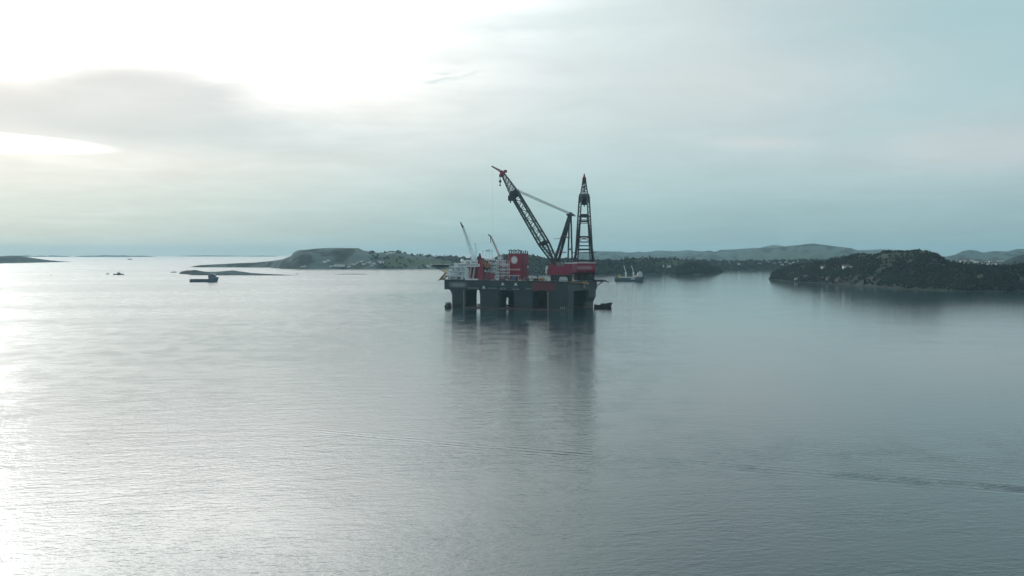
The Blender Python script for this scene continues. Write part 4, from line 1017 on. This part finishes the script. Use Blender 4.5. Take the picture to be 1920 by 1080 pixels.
def fishing_boat(px, y, LB, rz, lb, mm='hull_dark', sc=1.0):
    t = empty('fishing_boat', at(px, y), rz); tag(t, lb, 'boat', 'small boats far out on the left')
    hull_mesh(LB, LB * .28, LB * .085, bow=0.4, stern_w=0.85, bow_rise=LB * .03).build('hull', M[mm], t)
    s_ = MB(); s_.box(-LB * .22, LB * .14, -LB * .1, LB * .1, LB * .085, LB * .17); s_.box(-LB * .12, LB * .08, -LB * .09, LB * .09, LB * .17, LB * .24); s_.build('wheelhouse', M['grey'], t)
    m_ = MB(); m_.bar((-LB * .05, 0, LB * .24), (-LB * .05, 0, LB * .40), LB * .012); m_.bar((-LB * .4, 0, LB * .09), (-LB * .4, 0, LB * .26), LB * .012); m_.build('mast', M['grey'], t)
    return t
fishing_boat(222, 515.2, 39, PI + R(8), 'larger of the two close boats far out on the left')
fishing_boat(201.5, 514.2, 17, PI - R(20), 'smaller boat just left of the larger one far out', sc=1)
fishing_boat(243.5, 487.2, 62, R(40), 'faint ship near the horizon above the two small boats', 'grey')
fishing_boat(96, 516.2, 8, R(30), 'speck of a boat alone at the far left', 'grey')
t = empty('buoy', at(557.5, 514.3), 0); tag(t, 'small dark buoy right of the low skerry', 'buoy')
MB().cyl(0, 0, -.5, 2.0, 2.4, 2.0, 12).build('float', M['hull_dark'], t); MB().cyl(0, 0, 2.0, 5.5, 0.8, 0.3, 8).build('top_mark', M['hull_dark'], t)

# ------------------------------------------------------------------ houses
def make_house(sz, wall, roof):
    t = empty('house'); a, b2, h = sz
    MB().box(-a / 2, a / 2, -b2 / 2, b2 / 2, -1.5, h).build('wall', wall, t)
    r_ = MB(); e = 0.5; r_.add([(-a / 2 - e, -b2 / 2 - e, h - .2), (a / 2 + e, -b2 / 2 - e, h - .2), (a / 2 + e, b2 / 2 + e, h - .2), (-a / 2 - e, b2 / 2 + e, h - .2), (-a / 2 - e, 0, h + b2 * .42), (a / 2 + e, 0, h + b2 * .42)],
                               [(3, 2, 1, 0), (0, 1, 5, 4), (2, 3, 4, 5), (1, 2, 5), (3, 0, 4)])
    rf = r_.build('roof', roof, t)
    MB().box(a * .2, a * .2 + .9, -.4, .4, h + b2 * .2, h + b2 * .42 + 1.3).build('chimney', M['grey'], rf)
    for x in (-a * .28, a * .02, a * .3): MB().box(x - .6, x + .6, -b2 / 2 - .06, -b2 / 2 + .1, h * .45, h * .45 + 1.5).build('window', M['glass'], t)
    return t
protos = [make_house((12, 8.5, 5.6), M['housewhite'], M['roof']), make_house((15, 9, 6.0), M['housewhite'], M['roofred']), make_house((11, 8, 5.0), M['houseochre'], M['roof'])]
used = [False] * 3
def house(land, px, t, kind, label, group=None, scale=1.0, rz=None):
    h = protos[kind] if not used[kind] else copy_tree(protos[kind]); used[kind] = True
    q = land.on(np.array([float(px)]), np.array([float(t)]))[0]
    h.location = q; h.rotation_euler = (0, 0, RNG.uniform(-0.6, 0.6) if rz is None else rz); h.scale = (scale,) * 3
    for k in ('group',):
        if k in h: del h[k]
    tag(h, label, 'house', group); return h
house(near, 1544, 0.60, 0, 'white house high on the left shoulder of the wooded right island', scale=1.15)
house(near, 1586, 0.44, 1, 'long white house among trees in the middle of the right island slope', scale=1.15, rz=0.1)
house(near, 1493, 0.10, 0, 'white boathouse on the shore at the left tip of the right island', scale=0.8)
house(near, 1510, 0.22, 2, 'dull brown cabin above the boathouse on the right island')
house(near, 1596, 0.42, 0, 'pale shed right of the long white house on the right island', scale=0.7)
house(near, 1553, 0.12, 2, 'dull brown cottage just above the rocky shore of the right island')
house(near, 1572, 0.10, 2, 'second brown cottage along the rocky shore, nearer the dark cliff', scale=1.1)
house(near, 1838, 0.42, 2, 'lone brown cabin on the slope near the right edge')
ORD = 'first second third fourth fifth sixth seventh eighth ninth tenth eleventh twelfth thirteenth fourteenth fifteenth sixteenth seventeenth eighteenth nineteenth twentieth twenty-first twenty-second'.split()
for k, (px, t) in enumerate(sorted(((609, .26), (616, .3), (566, .12), (571, .13), (620, .12), (626, .14), (655, .17), (660, .2), (664, .18), (670, .24), (678, .3), (682, .22), (686, .28), (694, .3), (700, .26), (697, .2), (655, .1), (735, .82), (731, .74), (738, .76), (726, .7)))):
    house(flat_top, px, t, 0, 'tiny white village house below the flat-topped hill, ' + ORD[k] + ' from the left', 'houses of the flat-topped island', scale=RNG.uniform(1.0, 1.5))
house(flat_top, 714.5, 0.30, 1, 'bright white farmhouse at the edge of the green field on the flat-topped island', scale=2.0)
hl = house(flat_top, 637, 0.13, 1, 'long pale boat shed by the water below the flat-topped hill', scale=1.0, rz=0.05); hl.scale = (3.4, 2.2, 1.7)
for k, (px, t) in enumerate(((1241, .36), (1249, .30), (1254, .32))):
    house(mainland, px, t, 0, 'white house on the low shore behind the small islet, ' + ORD[k] + ' from the left', 'houses on the low shore behind the islet', scale=1.3)
for k, (px, t) in enumerate(sorted(((1452, .50), (1462, .55), (1466, .4), (1474, .6), (1480, .45), (1488, .55), (1497, .65), (1440, .6), (1425, .5), (1385, .45)))):
    house(mainland, px, t, 0, 'tiny pale house on the low mainland left of the wooded island, ' + ORD[k] + ' from the left', 'houses on the low mainland', scale=1.2)
for k in range(34):
    house(valley, RNG.uniform(1800, 1880), RNG.uniform(0.25, 0.95), int(RNG.integers(0, 3)), 'speck-sized house of the town in the far right valley', 'houses of the far town', scale=1.7)

# ------------------------------------------------------------------ single trees that stand out on skylines and shores
def make_tree(kind):
    t = empty('pine_tree' if kind == 0 else 'broadleaf_tree')
    MB().cyl(0, 0, -1.0, 9.0 if kind == 0 else 5.0, 0.32, 0.10, 7).build('trunk', M['bark'], t)
    g = np.random.default_rng(60 + kind); V, Fc = [], []
    for k in range(170):
        if kind == 0:
            z = 1.8 + 10.2 * g.uniform(0, 1) ** 1.25; rmax = 2.5 * (1 - (z - 1.8) / 10.8) ** 0.9 * (0.75 + 0.35 * math.sin(z * 3.3)); a = g.uniform(0, 2 * PI); r = rmax * g.uniform(0.25, 1.05)
        else:
            a = g.uniform(0, 2 * PI); c = g.normal(0, 1, 3); c /= np.linalg.norm(c); q = g.uniform(.35, 1.05); z = 6.2 + c[2] * 3.2 * q; r = math.hypot(c[0], c[1]) * 3.6 * q * (0.8 + .3 * math.sin(a * 3))
        c = np.array((r * math.cos(a), r * math.sin(a), z)); e1 = g.normal(0, 1, 3); e1 /= np.linalg.norm(e1); e2 = np.cross(e1, g.normal(0, 1, 3)); e2 /= np.linalg.norm(e2)
        s = g.uniform(0.45, 0.95); b = len(V); V += [c + e1 * s, c + e2 * s, c - e1 * s, c - e2 * s]; Fc.append((b, b + 1, b + 2, b + 3))
    kk = np.repeat(g.uniform(0, 1, 170), 4)[:, None]
    C = np.array((0.020, 0.036, 0.026))[None] * (1 - kk) + np.array((0.050, 0.070, 0.036))[None] * kk
    mesh_np('crown', np.array(V), np.array(Fc), M['leaf'], t, C, False)
    return t
tp = [make_tree(0), make_tree(1)]; tu = [False, False]
def tree(land, px, t, kind, label, group, sc):
    o = tp[kind] if not tu[kind] else copy_tree(tp[kind]); tu[kind] = True
    o.location = land.on(np.array([float(px)]), np.array([float(t)]))[0]; o.rotation_euler = (0, 0, RNG.uniform(0, 6.28)); o.scale = (sc, sc, sc * RNG.uniform(.9, 1.2))
    tag(o, label, 'tree', group)
def tree_row(land, pxs, t, kind, label, group, sc):
    for k, px in enumerate(sorted(pxs)):
        tree(land, px, t if not isinstance(t, tuple) else RNG.uniform(*t), kind if kind is not None else int(RNG.integers(0, 2)), label + ', ' + ORD[k] + ' from the left', group, sc * RNG.uniform(0.85, 1.15))
tree_row(near, (1525, 1527.5, 1530, 1533, 1537, 1539.5, 1543), 0.99, 0, 'dark conifer on the left shoulder of the right island', 'conifers on the left shoulder', 1.25)
tree_row(near, np.linspace(1550, 1582, 12) + RNG.uniform(-1, 1, 12), 0.99, None, 'dark tree on the ridge of the right island', 'trees on the ridge row', 0.8)
tree_row(near, np.linspace(1770, 1900, 16) + RNG.uniform(-2.5, 2.5, 16), 0.99, None, 'tree on the low skyline right of the rounded hill', 'trees on the low right skyline', 0.8)
tree_row(islet, np.linspace(1276, 1326, 10) + RNG.uniform(-2, 2, 10), (.9, 1.0), None, 'dark tree on the crown of the small islet', 'trees on the islet crown', 0.9)
tree_row(mainland, (1218, 1263, 1266, 1334, 1365, 1172, 1177, 1205, 1301, 1410), 1.0, 1, 'bushy tree against the bright water strip', 'single trees on the mainland skyline', 1.5)
tree_row(flat_top, (746, 750, 772, 793, 806, 818, 834), 0.99, 1, 'bushy tree on the low skyline left of the helideck', 'trees on the skyline left of the rig', 1.1)
tq = near.on(np.array([1650.0]), np.array([1.0]))[0]
t = empty('radio_mast', tq); tag(t, 'thin radio mast on the rounded hill of the right island', 'mast')
m_ = MB(); lattice(m_, (0, 0, -1), (0, 0, 17), (0, 1, 0), 0.7, 0.3, 0.7, 0.3, 10, 0.14, 0.08); m_.build('lattice_tower', M['grey'], t); MB().bar((0, 0, 17), (0, 0, 20), 0.1).build('aerial', M['grey'], t)
